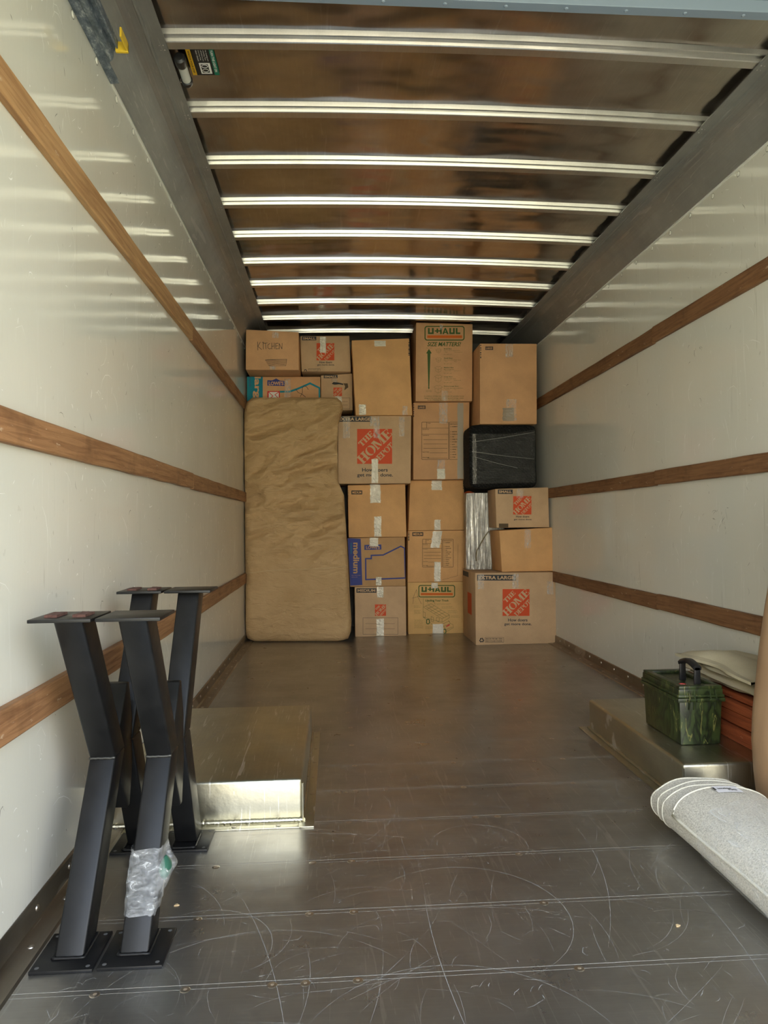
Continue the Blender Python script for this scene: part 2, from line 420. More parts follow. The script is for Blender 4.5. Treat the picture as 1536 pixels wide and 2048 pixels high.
# wheel boxes
def wheel_box(nm, sg, xi, y0, y1, label):
    h = .13; m = MB()
    # body with rounded top edge
    prof = [(1.149, 0), (1.149, h), (xi+.010, h), (xi+.004, h-.002), (xi+.001, h-.007), (xi, h-.012), (xi, 0)]
    m.hexa([(sg*1.149, y0, 0), (sg*xi, y0, 0), (sg*xi, y1, 0), (sg*1.149, y1, 0), (sg*1.149, y0, h), (sg*xi, y0, h), (sg*xi, y1, h), (sg*1.149, y1, h)], WELL)
    o = m.build(nm, org=(sg*xi, y0, 0), bevel=.010, bseg=3, smooth=True)
    tag(o, label, 'wheel box', kind='structure')
    # flanges
    m = MB(); m.box((min(sg*1.09, sg*(xi+.008)), y0-.045, 0), (max(sg*1.09, sg*(xi+.008)), y0+.01, .004), WELL)
    m.box((min(sg*(xi-.035), sg*(xi+.01)), y0-.0445, 0), (max(sg*(xi-.035), sg*(xi+.01)), y1+.03, .0046), WELL)
    for i in range(6):
        m.disc((sg*(xi-.022), y0+.05+i*.16, .004), (0,0,1), .008, .002, RIVET)
    for i in range(4): m.disc((sg*(xi+.07+i*.13), y0-.03, .004), (0,0,1), .008, .002, RIVET)
    m.build('floor_flange', parent=o, bevel=.001, smooth=True)
    # weld bead
    m = MB()
    def bead(a, b, n):
        a = Vector(a); b = Vector(b); pts = []; rs = []
        for i in range(n*2+1):
            pts.append(a + (b-a)*i/(n*2) + Vector((0, 0, .0015*noise.noise(Vector((i*.7, 0, 0)))))); rs.append(.0052 if i % 2 else .0064)
        m.tube(pts, rs, WELL, 8)
    bead((sg*xi, y0-.002, .008), (sg*1.14, y0-.002, .008), 60)
    bead((sg*(xi-.002), y0, .008), (sg*(xi-.002), y1, .008), 90)
    m.tube([(sg*xi, y0, .008), (sg*xi, y0, h-.012)], .004, WELL, 8)
    m.build('weld_bead', parent=o, smooth=True)
    return o
wl = wheel_box('wheel_box_left_floor', -1, .567, 2.205, 3.095, 'aluminium wheel box on the left of the floor')
wr = wheel_box('wheel_box_right_floor', 1, .622, 2.215, 3.060, 'aluminium wheel box on the right under the green case')

# ------------------------------------------------------------------ roller door leaf and track overhead
m = MB()
m.box((-1.02, .12, 2.225), (1.10, 1.78, 2.243), DOORM)
m.box((-1.02, 1.762, 2.195), (1.10, 1.792, 2.245), DOORM)
for i in range(14): m.disc((-.95+i*.155, 1.777, 2.1955), (0,0,-1), .006, .003, RIVET)
tag(m.build('door_1', org=(0, .1, 2.2), bevel=.002), 'blue-grey roller door leaf rolled up under the roof', 'door', kind='structure')
def mat_galv():
    q = NT('worn galvanised steel'); f = q.noise(q.mapped((1,.5,1)), 38, 6, .75)
    q.set(Base_Color=q.ramp(f, [(.38, (.10,.13,.17)), (.55, (.22,.26,.31)), (.64, (.55,.59,.63))]), Roughness=.5, Metallic=.5); q.bump(f, .3, .003); return q.m
GALV = mat_galv()
for sg, nm in ((-1, 'trim_18'), (1, 'trim_19')):
    m = MB()
    pr = [(1.1495, 2.281), (1.1495, 2.2915), (1.128, 2.300), (1.122, 2.284)]
    m.prism(pr, lambda x, z: (sg*x, Y0, z), lambda x, z: (sg*x, 2.30, z), GALV)
    pr = [(1.122, 2.284), (1.128, 2.302), (1.074, 2.302), (1.074, 2.276), (1.079, 2.276), (1.081, 2.290), (1.096, 2.290), (1.098, 2.276), (1.104, 2.274), (1.112, 2.277)]
    m.prism(pr, lambda x, z: (sg*x, Y0, z), lambda x, z: (sg*x, 2.12+1.6*(x-1.074), z), GALV)
    o = tag(m.build(nm, org=(sg*1.1, 0, 2.2), bevel=.001), 'galvanised roller door track at the top of the %s wall' % ('left' if sg < 0 else 'right'), 'door track', kind='structure')
    YEL = plain('yellow paint', (.72,.48,.03), .5)
    if sg < 0:
        m = MB(); m.box((-1.082, 2.118, 2.268), (-1.046, 2.128, 2.298), YEL); m.box((-1.052, 2.055, 2.270), (-1.046, 2.128, 2.298), YEL)
        tag(m.build('track_stop', parent=o, bevel=.002), 'yellow stop')

# ------------------------------------------------------------------ print helpers
INK = {}
def ink(n, c): INK[n] = plain('ink ' + n, c, .6, spec=.3); return INK[n]
BLACK = ink('black', (.03,.028,.028)); NAVY = ink('navy', (.045,.05,.14)); ORANGE = ink('orange', (.62,.075,.018)); UORANGE = ink('band orange', (.62,.13,.01))
GREEN = ink('green', (.045,.10,.02)); TEAL = ink('teal', (.0,.20,.27)); CHAR = ink('charcoal', (.04,.042,.046)); RED = ink('red', (.6,.03,.03)); WHITE = ink('white', (.8,.78,.74))
SOFT = ink('soft brown', (.085,.055,.025)); BLUE = ink('blue', (.035,.05,.22))
CB_U = cardboard('tan cardboard', (.68,.385,.165)); CB_H = cardboard('grey tan cardboard', (.57,.385,.225)); CB_L = cardboard('brown cardboard', (.50,.30,.14)); CB_UY = cardboard('yellow tan cardboard', (.66,.41,.16))
CB_R = cardboard('red tan cardboard', (.62,.35,.175))
CB_HF = plain('label tan', (.57,.385,.225), .72, spec=.3)

TXT = {}
def text_poly(s, bold=0.0):
    key = (s, bold)
    if key in TXT: return TXT[key]
    cu = bpy.data.curves.new('t', 'FONT'); cu.body = s; cu.size = 1; cu.offset = bold; cu.resolution_u = 3; cu.fill_mode = 'FRONT' if hasattr(cu, 'fill_mode') else cu.fill_mode
    ob = bpy.data.objects.new('t', cu); C.objects.link(ob)
    me = bpy.data.meshes.new_from_object(ob)
    vs = [(v.co.x, v.co.y) for v in me.vertices]; fs = [tuple(p.vertices) for p in me.polygons]
    bpy.data.objects.remove(ob); bpy.data.curves.remove(cu); bpy.data.meshes.remove(me)
    TXT[key] = (vs, fs); return TXT[key]

class Face:
    """plane of a carton front; draws prints given in photo pixels onto that plane"""
    def __init__(s, p0, n, sc=1, ox=0, oy=0):
        s.p0 = Vector(p0); s.n = Vector(n).normalized(); s.sc = sc; s.ox = ox; s.oy = oy; s.mb = MB(); s.lay = 1
    def P(s, u, v, off=None):
        if off is None: off = s.lay*.0005 + (len(s.mb.f) % 18)*.00002
        q = s.p0 + s.n*off
        r_ = atPl(s.ox+u*s.sc, s.oy+v*s.sc, q, s.n)
        if hasattr(s, 'q'):
            r_.z = min(max(r_.z, s.q[3].z+.002), s.top-.002); r_.x = min(max(r_.x, min(s.q[0].x, s.q[3].x)+.002), max(s.q[1].x, s.q[2].x)-.002)
        return r_
    def poly(s, pts, m): s.mb.add([s.P(*p) for p in pts], [tuple(range(len(pts)))], m)
    def rect(s, x0, y0, x1, y1, m): s.poly([(x0,y0),(x1,y0),(x1,y1),(x0,y1)], m)
    def line(s, pts, w, m, closed=False):
        if closed: pts = list(pts)+[pts[0]]
        for (a, b), (c, d) in zip(pts, pts[1:]):
            L = math.hypot(c-a, d-b) or 1; nx, ny = -(d-b)/L*w/2, (c-a)/L*w/2; ex, ey = (c-a)/L*w*.35, (d-b)/L*w*.35
            s.poly([(a+nx-ex, b+ny-ey), (c+nx+ex, d+ny+ey), (c-nx+ex, d-ny+ey), (a-nx-ex, b-ny-ey)], m)
    def frame(s, x0, y0, x1, y1, w, m, r=0):
        if not r: s.line([(x0,y0),(x1,y0),(x1,y1),(x0,y1)], w, m, True); return
        pts = []
        for cx, cy, a0 in ((x1-r, y0+r, -90), (x1-r, y1-r, 0), (x0+r, y1-r, 90), (x0+r, y0+r, 180)):
            for k in range(5):
                a = math.radians(a0+k*22.5); pts.append((cx+r*math.cos(a), cy+r*math.sin(a)))
        s.line(pts, w, m, True)
    def text(s, t, x0, y0, x1, y1, m, bold=.015, rot=0, shear=0):
        """fit text in the rectangle; rot=-90 reads downwards"""
        vs, fs = text_poly(t, bold)
        if not vs: return
        ax = min(p[0] for p in vs); bx = max(p[0] for p in vs); ay = min(p[1] for p in vs); by = max(p[1] for p in vs)
        W_, H_ = x1-x0, y1-y0; P = []
        for x, y in vs:
            a = (x-ax)/(bx-ax); b = (y-ay)/(by-ay)
            if rot == -90: P.append((x0+b*W_, y0+a*H_))
            else: P.append((x0+a*W_+shear*b*H_, y1-b*H_))
        s.mb.add([s.P(*p) for p in P], fs, m)
    def shape(s, polys, fn, m):
        for pl in polys: s.mb.add([s.P(*fn(*p)) for p in pl], [tuple(range(len(pl)))], m)

# hand drawn letters on a unit cell (x right, y up)
def R_(a, b, c, d): return [(a,b),(c,b),(c,d),(a,d)]
def ringhalf(x0, x1, wd, left, n=7):
    cx = (x0+x1)/2; o = []; i_ = []
    rng = [90+ (180*k/n) for k in range(n+1)] if left else [90-(180*k/n) for k in range(n+1)]
    g = .045 if not left else -.045
    out_ = []
    for k in range(n):
        a, b = math.radians(rng[k]), math.radians(rng[k+1])
        ro = ((x1-x0)/2, .5); ri = ((x1-x0)/2-wd, .42)
        f = lambda t, r: (cx+g+r[0]*math.cos(t), .5+r[1]*math.sin(t))
        out_.append([f(a, ro), f(b, ro), f(b, ri), f(a, ri)])
    return out_
GL = {
 'T': (.78, [R_(.27,0,.51,1), R_(0,.86,.78,1), R_(0,.70,.10,.88), R_(.68,.70,.78,.88), R_(.18,0,.60,.10)]),
 'H': (.92, [R_(.08,0,.32,1), R_(.60,0,.84,1), R_(0,0,.40,.10), R_(.52,0,.92,.10), R_(0,.90,.40,1), R_(.52,.90,.92,1), R_(.32,.45,.43,.55), R_(.49,.45,.60,.55)]),
 'E': (.76, [R_(.08,0,.33,1), R_(0,0,.76,.10), R_(0,.90,.74,1), R_(.66,.70,.74,.92), R_(.68,.08,.76,.30), R_(.33,.46,.58,.54), R_(.52,.36,.60,.64)]),
 'O': (.86, ringhalf(0, .86, .22, True)+ringhalf(0, .86, .22, False)),
 'M': (1.16, [R_(.06,0,.20,1), R_(.84,0,1.08,1), R_(0,0,.28,.10), R_(.76,0,1.16,.10), R_(0,.90,.22,1), R_(.94,.90,1.16,1), [(.10,1),(.36,1),(.62,.12),(.50,.02)], [(.62,.0),(.70,.22),(.92,1),(.84,1)]]),
 'D': (.88, [R_(.08,0,.32,1), R_(0,0,.40,.10), R_(0,.90,.40,1)]+ringhalf(-.04, .88, .22, False)),
 'P': (.80, [R_(.08,0,.32,1), R_(0,0,.42,.10), R_(0,.90,.42,1)]+[[(x, .45+y*.55) for x, y in p] for p in ringhalf(.02, .80, .22, False)]),
}
def word(t, gap=.05):
    x = 0; polys = []
    for ch in t:
        w_, ps = GL[ch]; polys += [[(a+x, b) for a, b in p] for p in ps]; x += w_+gap
    return x-gap, polys
def hd_logo(f, x0, y0, x1, y1, bgm):
    f.rect(x0, y0, x1, y1, ORANGE); f.lay += 1
    sz = x1-x0; cx, cy = (x0+x1)/2, (y0+y1)/2; sy = (y1-y0)/sz; q = 1/math.sqrt(2)
    for t, cen, perp, ln, ht in (('THE', -.02, .325, .50, .165), ('HOME', 0, 0, 1.22, .275), ('DEPOT', .03, -.315, .76, .165)):
        w_, ps = word(t)
        def fn(a, b):
            e1 = (cen+(a/w_-.5)*ln)*sz; e2 = (perp+(b-.5)*ht)*sz
            return (cx+(e1-e2)*q, cy-(e1+e2)*q*sy)
        clipped = []
        lim = sz/2
        for p in ps:
            pp = [fn(*k_) for k_ in p]
            pp = [(min(max(a, x0), x1), min(max(b, y0), y1)) for a, b in pp]
            f.poly(pp, bgm)
    f.lay -= 1
def uhaul_logo(f, x0, y0, x1, y1):
    W_, H_ = x1-x0, y1-y0
    f.frame(x0, y0, x1, y1, H_*.075, GREEN, H_*.16)
    f.rect(x0+W_*.055, y0+H_*.655, x1-W_*.05, y0+H_*.85, UORANGE)
    G = [  # extended block letters, x 0..8.2
     R_(0,0,.42,1), R_(.95,0,1.37,1), R_(.1,0,1.3,.26),
     R_(1.62,.42,2.0,.62), R_(2.0,.42,3.3,.62), R_(2.05,.18,2.42,.92), R_(2.9,0,3.3,1), R_(2.42,.42,2.95,.62),
     [(3.45,0),(3.85,0),(4.3,1),(4.0,1)], [(4.0,1),(4.3,1),(4.95,0),(4.52,0)], R_(3.8,.2,4.6,.38),
     R_(5.1,0,5.52,1), R_(6.0,0,6.42,1), R_(5.2,0,6.3,.26), R_(6.65,0,7.07,1), R_(6.65,0,7.75,.26)]
    f.shape(G, lambda a, b: (x0+W_*(.075+.83*a/7.75), y0+H_*(.56-.44*b)), GREEN)

def mat_tape():
    q = NT('clear tape'); v = q.mapped()
    f = q.noise(q.mapped((1,1,.35)), 55, 4, .7, 1.5)
    q.set(Base_Color=(.80,.74,.66), Roughness=.10, Alpha=q.ramp(f, [(.38, (.12,)*3), (.66, (.5,)*3)]), Specular_IOR_Level=1.0)
    q.bump(f, .9, .006); q.m.blend_method = 'HASHED' if hasattr(q.m, 'blend_method') else None
    return q.m
def mat_tape_b():
    q = NT('crinkled tape with glare'); f = q.noise(q.mapped((1,1,.4)), 70, 4, .7, 2.0)
    q.set(Base_Color=(.97,.92,.78), Roughness=.22, Metallic=.35, Alpha=.88, Specular_IOR_Level=1.0)  # reflection of the bright outdoors is put into this near-white colour
    q.bump(f, 1.0, .007); return q.m
TAPE, TAPEB, TAPEG = mat_tape(), mat_tape_b(), plain('grey parcel tape', (.40,.34,.26), .3, Alpha=.8)
def tape(f, x0, y0, x1, y1, parent, m=None, skew=0, crinkle=.0012):
    mb = MB(); nx, ny = 5, 14; P = []
    for j in range(ny+1):
        row = []
        for i in range(nx+1):
            e_ = (random.uniform(-.04,.04) if i in (0, nx) else 0) + skew*(j/ny-.5)
            ve = random.uniform(-.5,.5) if j in (0, ny) else 0
            u = x0+(x1-x0)*(i/nx+e_); v = y0+(y1-y0)*((j+ve*.4)/ny)
            row.append(f.P(u, v, .0018+(crinkle if m is not TAPEB else .0035)*random.random()))
        P.append(row)
    mb.grid(P, m or TAPE)
    o = mb.build('packing_tape', parent=parent, fix=False)
    return o

def carton(label, group, px, Y, depth, mat, base=None, yaw=0, name='carton', seamv=None):
    """px: TL,TR,BR,BL of the front face in photo pixels, Y the distance of that face"""
    n = Vector((math.sin(yaw), -math.cos(yaw), 0)); p0 = atY(*px[3], Y)
    q = [atPl(u, v, p0, n) for u, v in px]
    if base is not None:
        if base > 0: base += .0012
        q[2].z = base; q[3].z = base
    back = Vector((-math.sin(yaw), math.cos(yaw), 0))*depth
    org = (q[2]+q[3])/2 + back/2; org.z = min(q[2].z, q[3].z)
    t = thing(name, label, 'box', org, group)
    TL, TR, BR, BL = q
    b = [p+back for p in q]
    m = MB(); m.hexa([BL, BR, b[2], b[3], TL, TR, b[1], b[0]], mat)
    m.build('carton_body', parent=t, bevel=.004, bseg=2, smooth=True)
    # closing seam of the lid flaps across the top, with its tape
    m = MB(); c0 = (TL+b[0])/2; c1 = (TR+b[1])/2; upv = Vector((0,0,.0006)); d_ = back.normalized()*.0015
    m.add([c0+upv-d_, c1+upv-d_, c1+upv+d_, c0+upv+d_], [(0,1,2,3)], BLACK)
    m.build('lid_seam', parent=t)
    f = Face(p0, n); f.top = max(TL.z, TR.z); f.q = q; f.t = t; f.back = back
    return f
def fin(f, nm='printed_marks'):
    if f.mb.v:
        return f.mb.build(nm, parent=f.t, fix=False)
CR1 = dict(sc=350/1536, ox=480, oy=630); CR2 = dict(sc=350/1536, ox=790, oy=630); CR3 = dict(sc=280/1536, ox=670, oy=950); CR4 = dict(sc=280/1536, ox=900, oy=960); CR5 = dict(sc=110/1408, ox=840, oy=650); CR6 = dict(sc=120/1536, ox=820, oy=1150)
def use(f, c): f.sc, f.ox, f.oy = c['sc'], c['ox'], c['oy']
def newprint(f): f.mb = MB()
def hd_slogan(f, a, b):
    f.text('How doers', a[0], a[1], a[2], a[3], CHAR, .022); f.text('get more done.', b[0], b[1], b[2], b[3], CHAR, .022)
def recycle(f, x0, y0, x1, y1):
    cx, cy, r = (x0+x1)/2, (y0+y1)/2+(y1-y0)*.06, (x1-x0)/2
    for k in range(3):
        a = math.radians(-90+120*k); b = math.radians(-90+120*(k+1))
        A = (cx+r*math.cos(a), cy+r*math.sin(a)); B = (cx+r*math.cos(b), cy+r*math.sin(b))
        p1 = (A[0]+(B[0]-A[0])*.2, A[1]+(B[1]-A[1])*.2); p2 = (A[0]+(B[0]-A[0])*.66, A[1]+(B[1]-A[1])*.66)
        f.line([p1, p2], r*.34, BLACK)
        dx, dy = (B[0]-A[0])/1.73/r, (B[1]-A[1])/1.73/r
        f.poly([(p2[0]-dy*r*.36, p2[1]+dx*r*.36), (p2[0]+dx*r*.4, p2[1]+dy*r*.4), (p2[0]+dy*r*.36, p2[1]-dx*r*.36)], BLACK)
def bar(f, t, x0, y0, x1, y1, pad=.12, m=None, tm=None):
    f.rect(x0, y0, x1, y1, m or CHAR); f.lay += 1
    px_, py_ = (y1-y0)*pad*2, (y1-y0)*.2
    f.text(t, x0+px_, y0+py_, x1-px_, y1-py_, tm or CB_HF, .03); f.lay -= 1
def edge_marks(f, x0, x1, y0, y1, n=6):
    for i in range(n):
        a = y0+(y1-y0)*i/n; f.rect(x0, a, x1, a+(y1-y0)/n*(.72 if i % 2 else .45), BLACK)
def form(f, x0, y0, x1, y1, x2, x3, lw=3, ink_=SOFT):
    f.frame(x0, y0, x1, y1, lw, ink_, 6)
    W_, H_ = x1-x0, y1-y0
    f.line([(x0+W_*.18, y0), (x0+W_*.18, y0+H_*.16)], lw, ink_)
    for fy, a, t in ((.16, 0, 'DESCRIPTION'), (.325, 0, 'CONTENTS'), (.47, .07, None), (.585, .07, None), (.70, .07, None), (.82, .30, 'NOTES'), (.965, .22, 'FROM')):
        f.line([(x0+W_*a, y0+H_*fy), (x1-(W_*.05 if a else 0), y0+H_*fy)], lw*.8, ink_)
        if t: f.text(t, x0+W_*.03, y0+H_*(fy+(.02 if not a else -.03)), x0+W_*.27, y0+H_*(fy+(.045 if not a else -.005)), ink_, .02)
    f.text('ROOM', x0+W_*.22, y0+H_*.02, x0+W_*.32, y0+H_*.045, ink_, .02)
    f.frame(x2, y0, x3, y1, lw, ink_, 6)
    rooms = ['DESTINATION', 'BASEMENT', '', 'BEDROOM', 'DINING RM', 'DEN', 'FAMILY RM', 'KITCHEN', 'BATH', 'LIVING RM', 'OFFICE', 'ATTIC', 'GARAGE', 'OTHER']
    for i, t in enumerate(rooms):
        yy = y0+H_*(.04+i*.068)
        if t: f.text(t, x2+(x3-x2)*(.05 if i == 0 else .25), yy, x2+(x3-x2)*(.25+.06*len(t)), yy+H_*.026, ink_, .05); f.frame(x2+(x3-x2)*.1, yy, x2+(x3-x2)*.17, yy+H_*.026, 1.5, ink_) if i else None

# ================================================================== CARTONS
GRP = 'moving cartons stacked at the front wall'
# --- second column from the left, bottom up
f = carton('tan carton marked MEDIUM with small orange logo, on the floor beside the paper-wrapped slab', GRP, [(709.2,1174),(811.8,1172),(812.7,1271.7),(710.5,1273.6)], 5.72, .42, CB_H, 0)
use(f, CR3)
bar(f, 'MEDIUM', 235, 1243, 455, 1292)
fin(f, 'size_label'); newprint(f)
hd_logo(f, 438, 1420, 560, 1545, CB_HF); fin(f, 'logo'); newprint(f)
f.frame(307, 1567, 690, 1748, 3, BLACK); f.line([(335,1630),(655,1630)], 2.5, BLACK); f.line([(335,1688),(655,1688)], 2.5, BLACK); fin(f)
tape(f, 462, 1228, 532, 1345, f.t, TAPEB); tape(f, 455, 1578, 538, 1768, f.t, TAPEB)
top = f.top
f = carton('brown carton with blue medium side band and blue outline drawing, second from the floor', GRP, [(694.6,1076.1),(809.5,1074),(811.3,1171.5),(700,1176)], 5.71, .42, CB_L, top)
use(f, CR3)
f.poly([(136,693),(282,700),(300,1206),(168,1214)], BLUE); f.lay = 2
TB = plain('label brown', (.50,.30,.14), .72, spec=.3)
f.text('medium', 200, 742, 268, 1080, TB, .03, -90); f.text('mediano', 170, 745, 190, 865, TEAL, .01, -90)
f.text('16 in x 18 in x 18 in', 182, 1096, 280, 1106, TB, .0); f.text('3.0 cu ft', 182, 1116, 245, 1126, TB, .0)
fin(f, 'size_band'); newprint(f); f.lay = 1
f.poly([(322,822),(322,768),(372,766),(415,745),(460,764),(508,762),(508,818)], BLUE); f.lay = 2; f.text("LOWE'S", 340, 778, 492, 812, TB, .03); fin(f, 'logo'); newprint(f); f.lay = 1
f.line([(338,1148),(336,918),(398,918),(398,882),(528,878),(722,782),(764,802),(773,1130)], 15, BLUE, True); fin(f)
tape(f, 380, 688, 475, 782, f.t, TAPEB); tape(f, 450, 1120, 510, 1212, f.t, TAPEB)
top = f.top
f = carton('plain tan carton with a MEDIUM label, below the extra-large carton with the big logo', GRP, [(695.5,970.4),(810.4,967.9),(813,1073),(697.3,1075.4)], 5.69, .42, CB_U, top)
use(f, CR3); bar(f, 'MEDIUM', 180, 170, 299, 213, m=BLACK, tm=CB_U); fin(f, 'size_label'); newprint(f)
edge_marks(f, 140, 148, 170, 270); fin(f)
tape(f, 385, 102, 500, 305, f.t, TAPEB); tape(f, 430, 455, 508, 676, f.t, TAPEB)
top = f.top
f = carton('extra-large tan carton with big orange logo, at mid height of the stack', GRP, [(675.8,831.7),(822.6,831.7),(821.4,967),(675.8,968.8)], 5.62, .5, CB_H, top)
use(f, CR1); bar(f, 'EXTRA LARGE', 857, 890, 1156, 937); fin(f, 'size_label'); newprint(f)
hd_logo(f, 1028, 1000, 1335, 1306, CB_HF); fin(f, 'logo'); newprint(f)
hd_slogan(f, (1072,1343,1297,1375), (1028,1388,1342,1427)); fin(f, 'slogan')
for t in ((905,890,965,1080), (1140,890,1225,975), (1395,895,1445,1065), (1172,920,1226,1080)): tape(f, *t, f.t)
tape(f, 1155, 1265, 1212, 1482, f.t, TAPEB)
top = f.top
f = carton('tall plain tan carton leaning a little, on the extra-large carton', GRP, [(703.3,680.6),(818.4,676.7),(824.5,831.7),(711.3,831.7)], 5.60, .45, CB_U, top)
use(f, CR1); edge_marks(f, 1478, 1490, 240, 365, 7); fin(f)
tape(f, 1180, 225, 1278, 275, f.t, TAPEB); tape(f, 1045, 785, 1105, 882, f.t, TAPEB); tape(f, 1425, 797, 1470, 880, f.t)
# --- third column
f = carton('tan carton printed with a green truck drawing, on the floor', GRP, [(815.3,1164.7),(928.9,1163.3),(929.8,1268),(816.7,1269)], 5.79, .42, CB_UY, 0)
use(f, CR3); uhaul_logo(f, 920, 1212, 1312, 1338); fin(f, 'logo'); newprint(f)
f.text('Loading Your Truck', 990, 1366, 1246, 1394, GREEN, .03, 0, .15); use(f, CR6)
L = [[(340,820),(540,735),(1005,1020),(1010,1095),(820,1210),(340,1080),(335,830)], [(340,820),(820,1120),(1005,1025)], [(820,1120),(820,1210)], [(340,1080),(430,1150)], [(490,1190),(610,1310)], [(840,1250),(1000,1180),(1030,1240),(1100,1270),(1110,1350),(930,1450)], [(830,1250),(860,1320),(1030,1240)], [(860,1320),(920,1400),(1090,1330)], [(980,1160),(1030,1235)],
     [(400,800),(870,1095)], [(470,770),(940,1060)], [(440,870),(620,790)], [(530,930),(715,845)], [(620,985),(800,900)], [(700,1040),(890,955)], [(540,1060),(600,1090),(600,1200),(540,1180),(540,1060)], [(680,1080),(760,1110),(740,1200),(670,1170),(680,1080)],
     [(340,600),(340,820)], [(445,620),(450,720)], [(610,640),(640,750)], [(335,940),(390,960),(390,1090),(340,1070)]]
for p in L: f.line(p, 6, GREEN)
for x, y, w_, h_ in ((425,1135,70,115), (845,1390,75,100)): f.frame(x, y, x+w_, y+h_, 22, GREEN, 30)
f.poly([(920,1310),(1010,1255),(1020,1285),(930,1330)], RED)
tx = 'Load heavy items first and stack'
for x0, y0, x1, y1, n in ((680,730,1080,770,2), (810,800,1140,865,3), (970,900,1220,985,4), (1050,1035,1270,1100,3), (105,785,260,850,3), (105,895,270,1005,5), (110,1140,345,1375,10), (395,1320,590,1390,3)):
    for i in range(n):
        hh = (y1-y0)/n; f.text(tx[i % 7: i % 7+int((x1-x0)/12)], x0, y0+i*hh, x1-random.uniform(0,(x1-x0)*.2), y0+i*hh+hh*.6, GREEN, 0)
for p in ([(75,740),(90,560),(165,375),(200,560),(290,740)], [(60,590),(250,545)]): f.line(p, 6, BLACK)
fin(f); use(f, CR3)
tape(f, 1058, 1182, 1128, 1242, f.t, TAPEB); tape(f, 1072, 1635, 1188, 1748, f.t, TAPEB)
top = f.top
f = carton('tan carton with MEDIUM label and printed address form, on the truck-drawing carton', GRP, [(815.8,1061.6),(930.7,1060.8),(929.8,1163),(815.3,1164)], 5.78, .42, CB_U, top)
use(f, CR3); bar(f, 'MEDIUM', 848, 628, 968, 670, m=BLACK, tm=CB_U); fin(f, 'size_label'); newprint(f)
form(f, 960, 705, 1172, 1010, 1182, 1297, 4); edge_marks(f, 801, 816, 625, 722)
f.line([(1180,1150),(1345,1105),(1350,760)], 2, SOFT); fin(f)
tape(f, 1062, 615, 1162, 798, f.t, TAPEB, skew=-.3); tape(f, 1090, 955, 1160, 1168, f.t, TAPEB)
top = f.top
f = carton('plain tan carton with no front print, third from the floor in the middle stack', GRP, [(820.5,961),(927.4,960),(929.8,1060.3),(816.7,1059.4)], 5.77, .42, CB_U, top)
use(f, CR3); edge_marks(f, 1404, 1412, 68, 155); fin(f)
tape(f, 1060, 62, 1172, 165, f.t, TAPEB); tape(f, 1090, 490, 1158, 604, f.t, TAPEB)
top = f.top
f = carton('tall tan carton with LARGE label, address form and a grey tape strip', GRP, [(826.5,805.5),(939.2,804.3),(937,959.3),(826.5,958)], 5.69, .45, CB_R, top)
use(f, CR2); bar(f, 'LARGE', 200, 795, 268, 825, m=BLACK, tm=CB_R); fin(f, 'size_label'); newprint(f)
form(f, 235, 940, 470, 1268, 477, 575, 3.5); edge_marks(f, 161, 168, 785, 900); fin(f)
tape(f, 548, 775, 600, 1443, f.t, TAPEG, crinkle=.0003); tape(f, 388, 770, 460, 955, f.t); tape(f, 370, 1270, 436, 1350, f.t); tape(f, 370, 1350, 440, 1443, f.t, TAPEB)
top = f.top
f = carton('tallest tan carton with green SIZE MATTERS print and a long green arrow, near the roof', GRP, [(832.2,644.8),(945.4,648.2),(944.5,803.2),(831,801.4)], 5.65, .45, CB_R, top)
use(f, CR2); uhaul_logo(f, 264, 100, 606, 220); fin(f, 'logo'); newprint(f)
f.text('SIZE MATTERS!', 283, 237, 572, 275, GREEN, .02, 0, .25); use(f, CR5)
f.poly([(230,612),(302,727),(155,727)], GREEN); f.poly([(190,722),(268,722),(238,1605),(214,1605)], GREEN); f.poly([(203,1603),(250,1603),(228,1650)], GREEN)
f.text('HEAVY ITEMS', 155, 583, 305, 596, GREEN, .0); f.text('LIGHTWEIGHT', 150, 1670, 305, 1684, GREEN, .0); f.text('BULKY ITEMS', 150, 1700, 305, 1714, GREEN, .0)
for cx, cy, w_, h_ in ((475,640,75,55), (475,870,80,60), (470,1100,100,85), (470,1320,100,120), (465,1590,115,125)):
    a = w_*.7; b = w_*.38
    f.line([(cx-w_,cy),(cx-w_*.3,cy-b),(cx,cy-b*.6),(cx+w_*.4,cy-b),(cx+w_,cy),(cx,cy+b*1.3),(cx-w_,cy)], 4, GREEN)
    f.line([(cx,cy+b*.2),(cx,cy+b*1.3)], 3, GREEN); f.line([(cx-a,cy+b*.5),(cx-a,cy+h_*.9),(cx,cy+h_*.9+b),(cx+a,cy+h_*.9),(cx+a,cy+b*.5)], 4, GREEN); f.line([(cx,cy+b*1.3),(cx,cy+h_*.9+b)], 3, GREEN)
for y, a, b, c, d in ((595,'Book Box','Easy to lift for heavy items','Books','Tools, canned food'), (835,'Small Box','Best way to lift smaller items','Stereo','Office'), (1075,'Medium Box','Most versatile box','Kitchen items','Small appliances'), (1315,'Large Box','For lightweight items','Lamp shades','Stuffed animals'), (1555,'Extra-Large Box','For large, lightweight bulky items','Comforters','Toys')):
    f.text(a, 612, y, 612+len(a)*25, y+28, GREEN, .03); f.text(b, 612, y+52, 612+len(b)*14.5, y+72, GREEN, .01)
    f.text(c, 640, y+90, 640+len(c)*12, y+106, GREEN, 0); f.text(d, 870, y+92, 870+len(d)*12, y+108, GREEN, 0); f.text('18" x 18" x 16"', 612, y+150, 812, y+170, GREEN, 0)
f.text('In addition, U-Haul has more than 20 specialty boxes', 105, 1808, 1125, 1842, GREEN, .01, 0, .2)
f.text('designed for your specific moving and storage needs.', 105, 1856, 1120, 1892, GREEN, .01, 0, .2)
